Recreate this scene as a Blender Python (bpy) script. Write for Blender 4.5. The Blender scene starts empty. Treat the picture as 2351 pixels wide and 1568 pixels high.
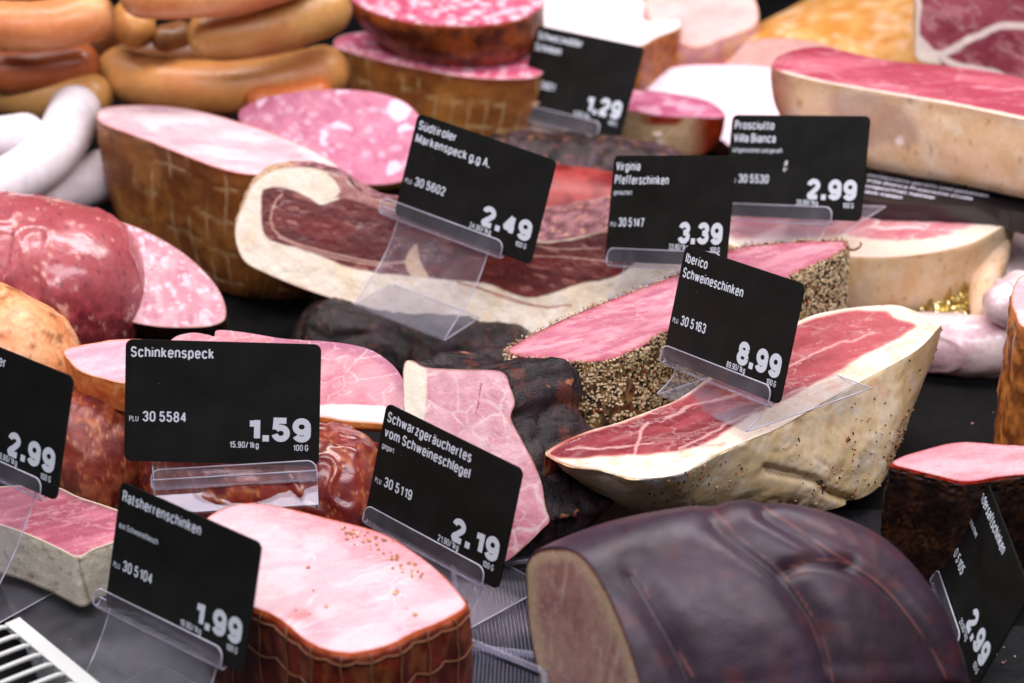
import bpy, math, random
import numpy as np
from mathutils import Vector, Matrix
from mathutils.geometry import delaunay_2d_cdt

random.seed(7)
rng = np.random.default_rng(7)
scene = bpy.context.scene
COL = scene.collection

# ------------------------------------------------------------------ camera
W, H = 2351.0, 1568.0            # pixel frame used for measuring the photograph
LENS, PITCH, DIST = 85.0, math.radians(28.0), 1.162
FPX = LENS / 36.0 * W
FW = np.array([0, math.cos(PITCH), -math.sin(PITCH)])
UP = np.array([0, math.sin(PITCH), math.cos(PITCH)])
RT = np.array([1.0, 0, 0])
CAM = np.array([0, 0, 0.06]) - FW * DIST


def ray(p):
    p = np.atleast_2d(np.asarray(p, float))
    return FW + (p[:, :1] - W / 2) / FPX * RT - (p[:, 1:2] - H / 2) / FPX * UP


class Plane:
    """plane z=h (el=90) or leaning: el = elevation of its normal, yaw = turn to the right"""
    def __init__(s, z, at=(1175, 784), el=90, yaw=0):
        e, y = math.radians(el), math.radians(yaw)
        s.n = np.array([math.cos(e) * math.sin(y), -math.cos(e) * math.cos(y), math.sin(e)])
        d = ray(at)[0]
        s.o = CAM + d * (z - CAM[2]) / d[2]

    def hit(s, p):
        d = ray(p)
        t = ((s.o - CAM) @ s.n) / (d @ s.n)
        return CAM + d * t[:, None]


def P3(px, py, z):
    d = ray((px, py))[0]
    return CAM + d * (z - CAM[2]) / d[2]


def to_px(P):
    d = P - CAM
    z = d @ FW
    return np.stack([W / 2 + FPX * (d @ RT) / z, H / 2 - FPX * (d @ UP) / z], 1)


# ------------------------------------------------------------------ maths
def smooth_closed(pts, n, corner=False):
    """closed Catmull-Rom through pts (any dimension), n samples evenly by length"""
    p = np.asarray(pts, float)
    m = len(p)
    out = []
    k = 12
    t = np.linspace(0, 1, k, endpoint=False)[:, None]
    for i in range(m):
        a, b, c, d = p[i - 1], p[i], p[(i + 1) % m], p[(i + 2) % m]
        out.append(b + .5 * t * (c - a + t * (2 * a - 5 * b + 4 * c - d + t * (3 * (b - c) + d - a))))
    out = np.concatenate(out)
    return out if n is None else resample(np.vstack([out, out[:1]]), n + 1)[:-1]


def smooth_open(pts, n):
    p = np.asarray(pts, float)
    q = np.vstack([2 * p[0] - p[1], p, 2 * p[-1] - p[-2]])
    out = []
    t = np.linspace(0, 1, 12, endpoint=False)[:, None]
    for i in range(1, len(q) - 2):
        a, b, c, d = q[i - 1], q[i], q[i + 1], q[i + 2]
        out.append(b + .5 * t * (c - a + t * (2 * a - 5 * b + 4 * c - d + t * (3 * (b - c) + d - a))))
    out.append(p[-1:])
    return resample(np.concatenate(out), n)


def resample(p, n):
    L = np.r_[0, np.cumsum(np.linalg.norm(np.diff(p, axis=0), axis=1))]
    s = np.linspace(0, L[-1], n)
    return np.stack([np.interp(s, L, p[:, k]) for k in range(p.shape[1])], 1)


def hash3(i, j, k, seed):
    h = (i * 374761393 + j * 668265263 + k * 2147483647 + seed * 1274126177) & 0xffffffff
    h = ((h ^ (h >> 13)) * 1274126177) & 0xffffffff
    h = ((h ^ (h >> 15)) * 2246822519) & 0xffffffff
    return ((h ^ (h >> 16)) & 0xffff) / 65535.0


def vn(P, mm, seed=0):
    """value noise 0..1, feature size mm millimetres"""
    Q = np.asarray(P, float) * (1000.0 / mm) + 100.3 + seed * 17.17
    I = np.floor(Q).astype(np.int64)
    F = Q - I
    F = F * F * (3 - 2 * F)
    r = 0
    for a in (0, 1):
        for b in (0, 1):
            for c in (0, 1):
                w = (F[:, 0] if a else 1 - F[:, 0]) * (F[:, 1] if b else 1 - F[:, 1]) * (F[:, 2] if c else 1 - F[:, 2])
                r = r + w * hash3(I[:, 0] + a, I[:, 1] + b, I[:, 2] + c, seed)
    return r


def fbm(P, mm, seed=0, oct=4):
    r, a, s = 0, 1.0, 0
    for o in range(oct):
        r = r + a * vn(P, mm / 2 ** o, seed + o * 7)
        s += a
        a *= .5
    return r / s


def warp(P, mm, amp, seed=0):
    d = np.stack([fbm(P, mm, seed + 31 * k, 3) - .5 for k in (1, 2, 3)], 1)
    return P + d * amp * .001 * 2


def worley(P, mm, seed=0):
    """returns F1, F2, cell random   (feature size mm)"""
    Q = np.asarray(P, float) * (1000.0 / mm) + 50.5
    I = np.floor(Q).astype(np.int64)
    f1 = np.full(len(Q), 9.); f2 = np.full(len(Q), 9.); cid = np.zeros(len(Q))
    for a in (-1, 0, 1):
        for b in (-1, 0, 1):
            for c in (-1, 0, 1):
                J = I + (a, b, c)
                o = np.stack([hash3(J[:, 0], J[:, 1], J[:, 2], seed + k) for k in (1, 2, 3)], 1)
                d = np.linalg.norm(J + o - Q, axis=1)
                m = d < f1
                f2 = np.where(m, f1, np.minimum(f2, d))
                cid = np.where(m, hash3(J[:, 0], J[:, 1], J[:, 2], seed + 9), cid)
                f1 = np.where(m, d, f1)
    return f1, f2, cid


def ss(a, b, x):
    t = np.clip((x - a) / (b - a), 0, 1)
    return t * t * (3 - 2 * t)


def mix(a, b, t):
    t = np.asarray(t)[:, None]
    return a * (1 - t) + b * t


def C(r, g, b, k=1.0):
    """sRGB 0..255 -> linear"""
    v = np.array([r, g, b], float) / 255
    v = np.where(v < .04045, v / 12.92, ((v + .055) / 1.055) ** 2.4)
    return v * k


def rep(c, n):
    return np.repeat(np.asarray(c)[None, :3], n, 0)


def seg_dist(P, poly, closed=True):
    poly = np.asarray(poly, float)
    A = poly if closed else poly[:-1]
    B = np.roll(poly, -1, 0) if closed else poly[1:]
    best = np.full(len(P), 1e9)
    for a, b in zip(A, B):
        ab = b - a
        t = np.clip(((P - a) @ ab) / (ab @ ab + 1e-12), 0, 1)
        best = np.minimum(best, np.hypot(*(P - a - t[:, None] * ab).T))
    return best


def inpoly(P, poly):
    poly = np.asarray(poly, float)
    x, y = P[:, 0], P[:, 1]
    r = np.zeros(len(P), bool)
    for (x1, y1), (x2, y2) in zip(poly, np.roll(poly, -1, 0)):
        if y1 == y2: continue
        c = ((y1 > y) != (y2 > y)) & (x < (x2 - x1) * (y - y1) / (y2 - y1) + x1)
        r ^= c
    return r


def sdist(P, poly, smooth=True):
    """signed pixel distance, positive inside"""
    if smooth: poly = smooth_closed(poly, None)
    d = seg_dist(P, poly)
    return np.where(inpoly(P, poly), d, -d)


# ------------------------------------------------------------------ objects
def tag(o, label, cat, group=None, kind=None):
    o['label'] = label
    if kind != 'structure': o['category'] = cat
    if group: o['group'] = group
    if kind: o['kind'] = kind
    return o


def thing(name, label, cat, loc=(0, 0, 0), group=None):
    o = bpy.data.objects.new(name, None)
    o.empty_display_size = .01
    COL.objects.link(o)
    o.location = loc
    return tag(o, label, cat, group)


def mesh_obj(name, V, F, m, parent=None, colors=None, smooth=True, T=None):
    V = np.asarray(V, float)
    off = np.array(parent.location) if parent else np.zeros(3)
    if parent and parent.parent: off = off + np.array(parent.parent.location)
    me = bpy.data.meshes.new(name)
    me.from_pydata((V - off).tolist(), [], F if isinstance(F, list) else F.tolist())
    me.polygons.foreach_set('use_smooth', [smooth] * len(me.polygons))
    if colors is not None:
        a = me.color_attributes.new('Col', 'FLOAT_COLOR', 'POINT')
        c = np.ones((len(V), 4), np.float32)
        c[:, :3] = np.clip(colors, 0, 1)
        a.data.foreach_set('color', c.ravel())
    me.materials.append(m)
    me.update()
    o = bpy.data.objects.new(name, me)
    COL.objects.link(o)
    if parent: o.parent = parent
    return o


def grid_faces(nv, nu, closed=True, flip=False):
    i = np.arange(nv - 1)[:, None] * nu
    j = np.arange(nu if closed else nu - 1)[None, :]
    k = (j + 1) % nu
    f = np.stack([i + j, i + k, i + nu + k, i + nu + j], -1).reshape(-1, 4)
    return f[:, ::-1] if flip else f


class Ctx: pass


def cut_face(outline, plane, spacing=3.2, bump=.25, crown=0.0, bump_mm=5, seed=0, n=None):
    """dense triangulated sheet inside a smoothed outline on a plane.  returns V,F,ctx"""
    per = np.linalg.norm(np.diff(np.vstack([outline, outline[:1]]), axis=0), axis=1).sum()
    n = n or int(per / (spacing * 1.3))
    ol = smooth_closed(outline, n)
    # a little natural unevenness of the outline
    lo, hi = ol.min(0), ol.max(0)
    xs = np.arange(lo[0], hi[0], spacing); ys = np.arange(lo[1], hi[1], spacing * .8)
    X, Y = np.meshgrid(xs, ys)
    X = X + (np.arange(len(ys)) % 2)[:, None] * spacing * .5
    G = np.stack([X.ravel(), Y.ravel()], 1)
    G += rng.uniform(-.15, .15, G.shape) * spacing
    k = inpoly(G, ol)
    G = G[k]
    G = G[seg_dist(G, ol) > spacing * .6]
    pts = np.vstack([ol, G])
    r = delaunay_2d_cdt([Vector(p) for p in pts], [(i, (i + 1) % n) for i in range(n)], [], 1, 1e-5)
    q = np.array([tuple(v) for v in r[0]])
    F = [list(f) for f in r[2]]
    V = plane.hit(q)
    c = Ctx(); c.px = q; c.W = V.copy(); c.ol = ol; c.n = n
    c.edge = seg_dist(q, ol)
    fade = ss(0, 14, c.edge)
    h = (fbm(V, bump_mm, seed + 3, 4) - .5) * bump * .002 * fade + crown * .001 * ss(0, 60, c.edge)
    V = V + plane.n * h[:, None]
    # consistent winding
    a, b, d = F[0][:3]
    nn = np.cross(V[b] - V[a], V[d] - V[a])
    if nn @ plane.n < 0: F = [f[::-1] for f in F]
    return V, F, c


def side_mesh(sections, nv=24, bulge=0, noise=0, nmm=8, seed=0, oct=4, cap=True, mod=None, hold=.12):
    """loft through closed sections (each n x 3, same n).  first ring stays exact."""
    S = np.stack(sections)                      # k,n,3
    k, n, _ = S.shape
    t = np.linspace(0, k - 1, nv)
    if k > 2:
        p = np.concatenate([2 * S[:1] - S[1:2], S, 2 * S[-1:] - S[-2:-1]])
        i = np.minimum(t.astype(int), k - 2); f = (t - i)[:, None, None]
        a, b, c, d = p[i], p[i + 1], p[i + 2], p[i + 3]
        R = b + .5 * f * (c - a + f * (2 * a - 5 * b + 4 * c - d + f * (3 * (b - c) + d - a)))
    else:
        f = t[:, None, None]
        R = S[0] * (1 - f) + S[1] * f
    v = np.linspace(0, 1, nv)
    cen = R.mean(1, keepdims=True)
    out = R - cen
    out /= np.linalg.norm(out, axis=2, keepdims=True) + 1e-9
    R = R + out * (bulge * .001 * np.sin(np.pi * v) ** .7)[:, None, None]
    Vv = R.reshape(-1, 3)
    uu = np.tile(np.linspace(0, 1, n, endpoint=False), nv); vv = np.repeat(v, n)
    O = out.reshape(-1, 3)
    h = (fbm(Vv, nmm, seed, oct) - .5) * 2 * noise * .001
    if mod is not None: h = h + mod(Vv, uu, vv) * .001
    Vv = Vv + O * (h * ss(0, hold, vv))[:, None]
    F = grid_faces(nv, n).tolist()
    if cap:
        ci = len(Vv)
        Vv = np.vstack([Vv, Vv[-n:].mean(0)])
        b = (nv - 1) * n
        F += [[b + j, b + (j + 1) % n, ci] for j in range(n)]
        uu = np.r_[uu, .5]; vv = np.r_[vv, 1]
    # winding: make first ring quad face outward
    A, B, D = (Vv[F[0][i]] for i in (0, 1, 3))
    if np.cross(B - A, D - A) @ O[0] < 0: F = [f[::-1] for f in F]
    c = Ctx(); c.W = Vv; c.u = uu; c.v = vv; c.px = to_px(Vv); c.n = n; c.nv = nv
    return Vv, F, c


def dropped(ol3, rings):
    """sections from a top outline: rings = (down, scale, dx, dy)"""
    c = ol3.mean(0)
    out = []
    for r in rings:
        d, s = r[0], r[1]
        dx, dy = (r[2], r[3]) if len(r) > 2 else (0, 0)
        q = c + (ol3 - c) * s
        q = q + np.array([dx, dy, -d])
        out.append(q)
    return out


def tube(path, r, n=6, cap=True):
    p = np.asarray(path, float)
    t = np.gradient(p, axis=0)
    t /= np.linalg.norm(t, axis=1, keepdims=True) + 1e-12
    ref = np.array([0.3, .2, .93])
    a = np.cross(t, ref); a /= np.linalg.norm(a, axis=1, keepdims=True) + 1e-9
    b = np.cross(t, a)
    r = np.broadcast_to(np.asarray(r, float), (len(p),))
    th = np.linspace(0, 2 * np.pi, n, endpoint=False)
    V = p[:, None] + r[:, None, None] * (np.cos(th)[None, :, None] * a[:, None] + np.sin(th)[None, :, None] * b[:, None])
    F = grid_faces(len(p), n, flip=False).tolist()
    if cap: F += [list(range(n))[::-1], list(range((len(p) - 1) * n, len(p) * n))]
    return V.reshape(-1, 3), F


def merge(parts):
    V, F, o = [], [], 0
    for v, f in parts:
        V.append(v); F += [[i + o for i in q] for q in f]; o += len(v)
    return np.vstack(V), F


def log_mesh(axis, radii, n=48, m=60, endr=None, noise=0, nmm=8, seed=0, flat=1.0, mod=None, ends=(1, 1)):
    """swept round body with domed ends; axis points world, radii metres"""
    ax = np.asarray(axis, float); rd = np.asarray(radii, float)
    full = smooth_open(np.column_stack([ax, rd]), m * 3)
    p, r = full[:, :3], full[:, 3]
    L = np.r_[0, np.cumsum(np.linalg.norm(np.diff(p, axis=0), axis=1))]
    e = endr or rd.mean()
    # denser rings near the ends
    s = L[-1] * (1 - np.cos(np.linspace(0, np.pi, m))) / 2
    p = np.stack([np.interp(s, L, p[:, k]) for k in range(3)], 1); r = np.interp(s, L, r)
    k = np.ones(m)
    if ends[0]: k *= np.sqrt(np.clip(1 - np.clip(1 - s / e, 0, 1) ** 2, 0, 1))
    if ends[1]: k *= np.sqrt(np.clip(1 - np.clip(1 - (L[-1] - s) / e, 0, 1) ** 2, 0, 1))
    r = r * np.maximum(k, .02)
    t = np.gradient(p, axis=0); t /= np.linalg.norm(t, axis=1, keepdims=True)
    a = np.cross(t, [0, 0, 1.0]); a /= np.linalg.norm(a, axis=1, keepdims=True) + 1e-9
    b = np.cross(a, t)
    th = np.linspace(0, 2 * np.pi, n, endpoint=False)
    D = np.cos(th)[None, :, None] * a[:, None] + np.sin(th)[None, :, None] * b[:, None] * flat
    V = (p[:, None] + r[:, None, None] * D).reshape(-1, 3)
    uu = np.tile(th / (2 * np.pi), m); vv = np.repeat(s / L[-1], n)
    h = (fbm(V, nmm, seed, 4) - .5) * 2 * noise * .001
    if mod is not None: h = h + mod(V, uu, vv) * .001
    V = V + D.reshape(-1, 3) * h[:, None] * np.repeat(np.maximum(k, .02), n)[:, None]
    F = grid_faces(m, n).tolist() + [list(range(n))[::-1], list(range((m - 1) * n, m * n))]
    c = Ctx(); c.W = V; c.u = uu; c.v = vv; c.px = to_px(V)
    A, B, Dd = (V[F[n * (m // 2)][i]] for i in (0, 1, 3))
    if np.cross(B - A, Dd - A) @ D.reshape(-1, 3)[n * (m // 2)] < 0: F = [f[::-1] for f in F]
    return V, F, c


# ------------------------------------------------------------------ materials
def mat(name, color=None, rough=.5, bump=.3, bmm=1.5, vary=.15, vmm=2.5, sss=0.0, coat=0.0, coat_rough=.15,
        spec=.5, streak=None, ridge=0, ridge_mm=6, rmix=0, bdist=.0004):
    """skin / meat / fat surface: colour from the mesh's 'Col' attribute (or a flat base), broken up by noise, bumped by noise"""
    m = bpy.data.materials.new(name); m.use_nodes = True
    N = m.node_tree.nodes; Lk = m.node_tree.links
    bs = N['Principled BSDF']
    tc = N.new('ShaderNodeTexCoord')
    if color is None:
        at = N.new('ShaderNodeAttribute'); at.attribute_name = 'Col'; src = at.outputs['Color']
    else:
        at = N.new('ShaderNodeRGB'); at.outputs[0].default_value = (*color, 1); src = at.outputs[0]
    def noise(mm, det=4, vec=None, rg=.6):
        n = N.new('ShaderNodeTexNoise'); n.inputs['Scale'].default_value = 1000 / mm
        n.inputs['Detail'].default_value = det; n.inputs['Roughness'].default_value = rg
        Lk.new(vec or tc.outputs['Object'], n.inputs['Vector'])
        return n
    n1 = noise(vmm, 5)
    if streak:                                  # stretched fibres: (sx, sy, sz)
        mp = N.new('ShaderNodeMapping'); mp.inputs['Scale'].default_value = streak
        Lk.new(tc.outputs['Object'], mp.inputs['Vector'])
        n1 = noise(vmm, 5, mp.outputs[0])
    mr = N.new('ShaderNodeMapRange'); mr.inputs['From Min'].default_value = .3; mr.inputs['From Max'].default_value = .7
    mr.inputs['To Min'].default_value = 1 - vary; mr.inputs['To Max'].default_value = 1 + vary
    Lk.new(n1.outputs['Fac'], mr.inputs['Value'])
    vm = N.new('ShaderNodeVectorMath'); vm.operation = 'SCALE'
    Lk.new(src, vm.inputs[0]); Lk.new(mr.outputs[0], vm.inputs['Scale'])
    final = vm.outputs[0]
    if ridge:                                   # fine pale fibres / seams
        mp2 = N.new('ShaderNodeMapping'); mp2.inputs['Scale'].default_value = (.45, 1.0, .8); mp2.inputs['Rotation'].default_value = (0, 0, -.35)
        Lk.new(tc.outputs['Object'], mp2.inputs['Vector'])
        nr = noise(ridge_mm, 6, mp2.outputs[0], .62)
        sb = N.new('ShaderNodeMath'); sb.operation = 'SUBTRACT'; sb.inputs[1].default_value = .5; Lk.new(nr.outputs['Fac'], sb.inputs[0])
        ab = N.new('ShaderNodeMath'); ab.operation = 'ABSOLUTE'; Lk.new(sb.outputs[0], ab.inputs[0])
        rr = N.new('ShaderNodeMapRange'); rr.inputs['From Min'].default_value = .0; rr.inputs['From Max'].default_value = .022
        rr.inputs['To Min'].default_value = ridge; rr.inputs['To Max'].default_value = 0; Lk.new(ab.outputs[0], rr.inputs['Value'])
        gate = noise(ridge_mm * 3, 2)
        gr_ = N.new('ShaderNodeMapRange'); gr_.inputs['From Min'].default_value = .45; gr_.inputs['From Max'].default_value = .6; Lk.new(gate.outputs['Fac'], gr_.inputs['Value'])
        mu = N.new('ShaderNodeMath'); mu.operation = 'MULTIPLY'; Lk.new(rr.outputs[0], mu.inputs[0]); Lk.new(gr_.outputs[0], mu.inputs[1])
        mx = N.new('ShaderNodeMix'); mx.data_type = 'RGBA'; Lk.new(mu.outputs[0], mx.inputs[0]); Lk.new(final, mx.inputs[6]); mx.inputs[7].default_value = (.86, .68, .64, 1)
        final = mx.outputs[2]
    Lk.new(final, bs.inputs['Base Color'])
    bs.inputs['Roughness'].default_value = rough
    if rmix:
        n3 = noise(vmm * 3, 3)
        r2 = N.new('ShaderNodeMapRange'); r2.inputs['From Min'].default_value = .35; r2.inputs['From Max'].default_value = .65
        r2.inputs['To Min'].default_value = max(.03, rough - rmix); r2.inputs['To Max'].default_value = min(1, rough + rmix)
        Lk.new(n3.outputs['Fac'], r2.inputs['Value']); Lk.new(r2.outputs[0], bs.inputs['Roughness'])
    bs.inputs['Specular IOR Level'].default_value = spec
    if sss:
        bs.inputs['Subsurface Weight'].default_value = sss
        bs.inputs['Subsurface Radius'].default_value = (1.0, .45, .35)
        bs.inputs['Subsurface Scale'].default_value = .003
    if coat:
        bs.inputs['Coat Weight'].default_value = coat; bs.inputs['Coat Roughness'].default_value = coat_rough
    if bump:
        n2 = noise(bmm, 6, mp.outputs[0] if streak else None)
        b = N.new('ShaderNodeBump'); b.inputs['Strength'].default_value = bump; b.inputs['Distance'].default_value = bdist
        Lk.new(n2.outputs['Fac'], b.inputs['Height']); Lk.new(b.outputs[0], bs.inputs['Normal'])
        if coat: Lk.new(b.outputs[0], bs.inputs['Coat Normal'])
    return m


def flat_mat(name, color, rough=.5, metal=0, spec=.5, coat=0):
    m = bpy.data.materials.new(name); m.use_nodes = True
    b = m.node_tree.nodes['Principled BSDF']
    b.inputs['Base Color'].default_value = (*color, 1); b.inputs['Roughness'].default_value = rough
    b.inputs['Metallic'].default_value = metal; b.inputs['Specular IOR Level'].default_value = spec
    b.inputs['Coat Weight'].default_value = coat
    return m
# ------------------------------------------------------------------ condensed grotesque lettering, drawn as strokes
def _arc(cx, cy, rx, ry, a0, a1):
    n = max(5, int(abs(a1 - a0) / 14) + 1)
    return [(cx + rx * math.cos(math.radians(a)), cy + ry * math.sin(math.radians(a))) for a in np.linspace(a0, a1, n)]


def _glyphs():
    A = _arc; X = .73; r = .27; q = .235
    bowl = lambda: [A(.5, X - q, .5, q, 0, 180) + A(.5, q, .5, q, 180, 360) + [(1, X - q)]]
    G = {
     '0': (1, [A(.5, 1 - r, .5, r, 0, 180) + A(.5, r, .5, r, 180, 360) + [(1, 1 - r)]]),
     '1': (.72, [[(.72, 0), (.72, 1)], [(.12, .80), (.72, .80)]]),
     '2': (1, [A(.5, .73, .5, .27, 175, -25) + [(.62, .40), (.12, .13), (.05, 0), (1, 0)]]),
     '3': (1, [A(.5, .755, .47, .245, 170, -80) + [(.4, .515)], [(.4, .515)] + A(.5, .26, .5, .26, 80, -170)]),
     '4': (1, [[(.74, 0), (.74, 1)], [(.74, 1), (.0, .27), (1.05, .27)]]),
     '5': (1, [[(.95, 1), (.14, 1), (.08, .5)], A(.5, .31, .5, .31, 140, -168)]),
     '6': (1, [A(.5, .31, .5, .31, 0, 360), [(0, .31), (0, .72)] + A(.5, .73, .5, .27, 180, 20)]),
     '7': (1, [[(0, 1), (1, 1), (.6, .5), (.38, 0)]]),
     '8': (1, [A(.5, .76, .44, .24, 0, 360), A(.5, .26, .5, .26, 0, 360)]),
     '9': (1, [A(.5, .69, .5, .31, 0, 360), [(1, .69), (1, .28)] + A(.5, .27, .5, .27, 0, -160)]),
     '/': (.7, [[(0, -.03), (.7, 1.02)]]),
     '.': (0, []), ' ': (.35, []), ',': (0, []),
     'S': (1, [A(.5, .74, .48, .26, 15, 215) + [(.5, .5)] + A(.5, .27, .5, .27, 40, -165)]),
     'G': (1.1, [A(.55, 1 - r, .55, r, 12, 180) + A(.55, r, .55, r, 180, 350) + [(1.1, .48), (.6, .48)]]),
     'P': (.95, [[(0, 0), (0, 1), (.45, 1)] + A(.45, .74, .5, .26, 80, -80) + [(.45, .48), (0, .48)]]),
     'R': (1, [[(0, 0), (0, 1), (.5, 1)] + A(.5, .75, .5, .25, 80, -80) + [(.5, .5), (0, .5)], [(.5, .5), (.88, .4), (1, 0)]]),
     'B': (1, [[(0, 0), (0, 1), (.5, 1)] + A(.5, .765, .45, .235, 80, -80) + [(.5, .53), (0, .53)], [(.5, .53)] + A(.5, .265, .5, .265, 80, -80) + [(.5, 0), (0, 0)]]),
     'L': (.8, [[(0, 1), (0, 0), (.8, 0)]]),
     'T': (1, [[(0, 1), (1, 1)], [(.5, 1), (.5, 0)]]),
     'U': (1.05, [[(0, 1), (0, r)] + A(.52, r, .52, r, 180, 360) + [(1.05, 1)]]),
     'M': (1.45, [[(0, 0), (0, 1), (.72, .1), (1.45, 1), (1.45, 0)]]),
     'A': (1.15, [[(0, 0), (.57, 1), (1.15, 0)], [(.2, .33), (.95, .33)]]),
     'V': (1.15, [[(0, 1), (.57, 0), (1.15, 1)]]),
     'I': (0, [[(0, 0), (0, 1)]]),
     'c': (.9, [A(.48, X - q, .46, q, 20, 180) + A(.48, q, .46, q, 180, 340)]),
     'h': (.9, [[(0, 0), (0, 1)], [(0, X - q)] + A(.45, X - q, .45, q, 170, 0) + [(.9, 0)]]),
     'n': (.9, [[(0, 0), (0, X)], [(0, X - q)] + A(.45, X - q, .45, q, 170, 0) + [(.9, 0)]]),
     'm': (1.6, [[(0, 0), (0, X)], [(0, X - q)] + A(.4, X - q, .4, q, 170, 0) + [(.8, 0)], A(1.2, X - q, .4, q, 180, 0) + [(1.6, 0)]]),
     'u': (.9, [[(0, X), (0, q)] + A(.45, q, .45, q, 180, 360), [(.9, 0), (.9, X)]]),
     'i': (0, [[(0, 0), (0, X)], [(0, .93), (0, 1.0)]]),
     'l': (0, [[(0, 0), (0, 1)]]),
     'k': (.85, [[(0, 0), (0, 1)], [(0, .28), (.78, X)], [(.3, .42), (.85, 0)]]),
     'e': (.92, [[(0, .38), (.92, .38)] + A(.46, X - q, .46, q, 0, 180) + A(.46, q, .46, q, 180, 335)]),
     's': (.82, [A(.41, X - .18, .40, .18, 20, 225) + [(.41, .37)] + A(.41, .19, .41, .19, 40, -160)]),
     'p': (.92, [[(0, -.25), (0, X)], A(.46, X - q, .46, q, 0, 180) + A(.46, q, .46, q, 180, 360) + [(.92, X - q)]]),
     'b': (.92, [[(0, 0), (0, 1)], A(.46, X - q, .46, q, 0, 180) + A(.46, q, .46, q, 180, 360) + [(.92, X - q)]]),
     'd': (.92, [[(.92, 0), (.92, 1)], A(.46, X - q, .46, q, 0, 180) + A(.46, q, .46, q, 180, 360) + [(.92, X - q)]]),
     'g': (.92, [[(.92, X), (.92, -.02)] + A(.46, -.03, .46, .22, 0, -160), A(.46, X - q, .46, q, 0, 180) + A(.46, q, .46, q, 180, 360) + [(.92, X - q)]]),
     'o': (.95, [A(.475, X - q, .475, q, 0, 180) + A(.475, q, .475, q, 180, 360) + [(.95, X - q)]]),
     'a': (.85, [[(.02, .55)] + A(.42, X - .18, .4, .18, 165, 0) + [(.82, .1), (.88, 0)], [(.82, .43), (.45, .38)] + A(.42, .19, .42, .19, 100, 320) + [(.82, .2)]]),
     'r': (.5, [[(0, 0), (0, X)], [(0, .42)] + A(.5, .42, .48, .30, 170, 95)]),
     't': (.45, [[(.12, .95), (.12, .15), (.25, 0), (.45, .0)], [(-.12, X), (.45, X)]]),
     'f': (.45, [[(.12, 0), (.12, .82), (.25, .99), (.48, 1)], [(-.12, X), (.45, X)]]),
     'v': (.9, [[(0, X), (.45, 0), (.9, X)]]),
     'w': (1.4, [[(0, X), (.36, 0), (.7, X), (1.04, 0), (1.4, X)]]),
     'z': (.8, [[(0, X), (.8, X), (0, 0), (.8, 0)]]),
    }
    for a, b in (('ä', 'a'), ('ü', 'u')):
        w, s = G[b]
        G[a] = (w, s + [[(.18, .93), (.18, .99)], [(.72, .93), (.72, .99)]])
    return G


GLY = _glyphs()


def _ribbon(path, w):
    """quads and joint fans of a thick polyline"""
    p = [np.array(a, float) for a in path]
    q = [p[0]]
    for a in p[1:]:
        if np.linalg.norm(a - q[-1]) > 1e-5: q.append(a)
    polys = []
    for a, b in zip(q[:-1], q[1:]):
        d = (b - a) / np.linalg.norm(b - a); s = np.array([-d[1], d[0]]) * w / 2
        polys.append([a - s, b - s, b + s, a + s])
    for a, b, c in zip(q[:-2], q[1:-1], q[2:]):
        d1 = (b - a) / np.linalg.norm(b - a); d2 = (c - b) / np.linalg.norm(c - b)
        cr = d1[0] * d2[1] - d1[1] * d2[0]
        if abs(cr) < 1e-3: continue
        sg = -1 if cr > 0 else 1
        s1 = np.array([-d1[1], d1[0]]) * w / 2 * sg; s2 = np.array([-d2[1], d2[0]]) * w / 2 * sg
        tip = s1 + s2; dd = tip @ tip
        tip = tip * min(w * w / 2 / max(dd, 1e-9), 1.0) if d1 @ d2 > -.2 else tip * .5
        pl = [b, b + s1, b + tip, b + s2]
        if sg < 0: pass
        else: pl = pl[::-1]
        polys.append(pl)
    return polys


_gc = {}
def glyph(ch, w, g):
    """triangulated glyph; g = width of the skeleton relative to cap height, w = stroke"""
    k = (ch, w, g)
    if k in _gc: return _gc[k]
    wd, strokes = GLY[ch]
    sy = 1 - w
    polys = []
    if ch in '.,':
        polys = [[np.array(v) for v in ((0, 0), (w * 1.05, 0), (w * 1.05, w * 1.05), (0, w * 1.05))]]; adv = w * 1.05
    else:
        for s in strokes:
            polys += _ribbon([(w / 2 + x * g, w / 2 + y * sy) for x, y in s], w if len(s) > 2 or w < .2 or ch != '1' else w)
        adv = wd * g + w if strokes else wd * g
    if not polys:
        _gc[k] = (np.zeros((0, 2)), [], adv); return _gc[k]
    vs, fs = [], []
    for pl in polys:
        ar = sum(pl[i - 1][0] * pl[i][1] - pl[i][0] * pl[i - 1][1] for i in range(len(pl)))
        if abs(ar) < 1e-7: continue
        if ar < 0: pl = pl[::-1]
        fs.append(list(range(len(vs), len(vs) + len(pl)))); vs += [Vector(v) for v in pl]
    r = delaunay_2d_cdt(vs, [], fs, 1, 1e-5)
    # one island per glyph piece, no doubled faces
    seen, F = set(), []
    for f, og in zip(r[2], r[5]):
        if not og: continue
        kk = tuple(sorted(f))
        if kk not in seen: seen.add(kk); F.append(list(f))
    _gc[k] = (np.array([tuple(v) for v in r[0]]), F, adv)
    return _gc[k]


def text_mesh(s, cap, w=.16, g=.40, gap=.10):
    V, F, x, o = [], [], 0, 0
    for ch in s:
        v, f, adv = glyph(ch, w, g)
        if len(v):
            V.append(v + [x, 0]); F += [[i + o for i in q] for q in f]; o += len(v)
        x += adv + gap
    return np.vstack(V) * cap, F
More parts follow.
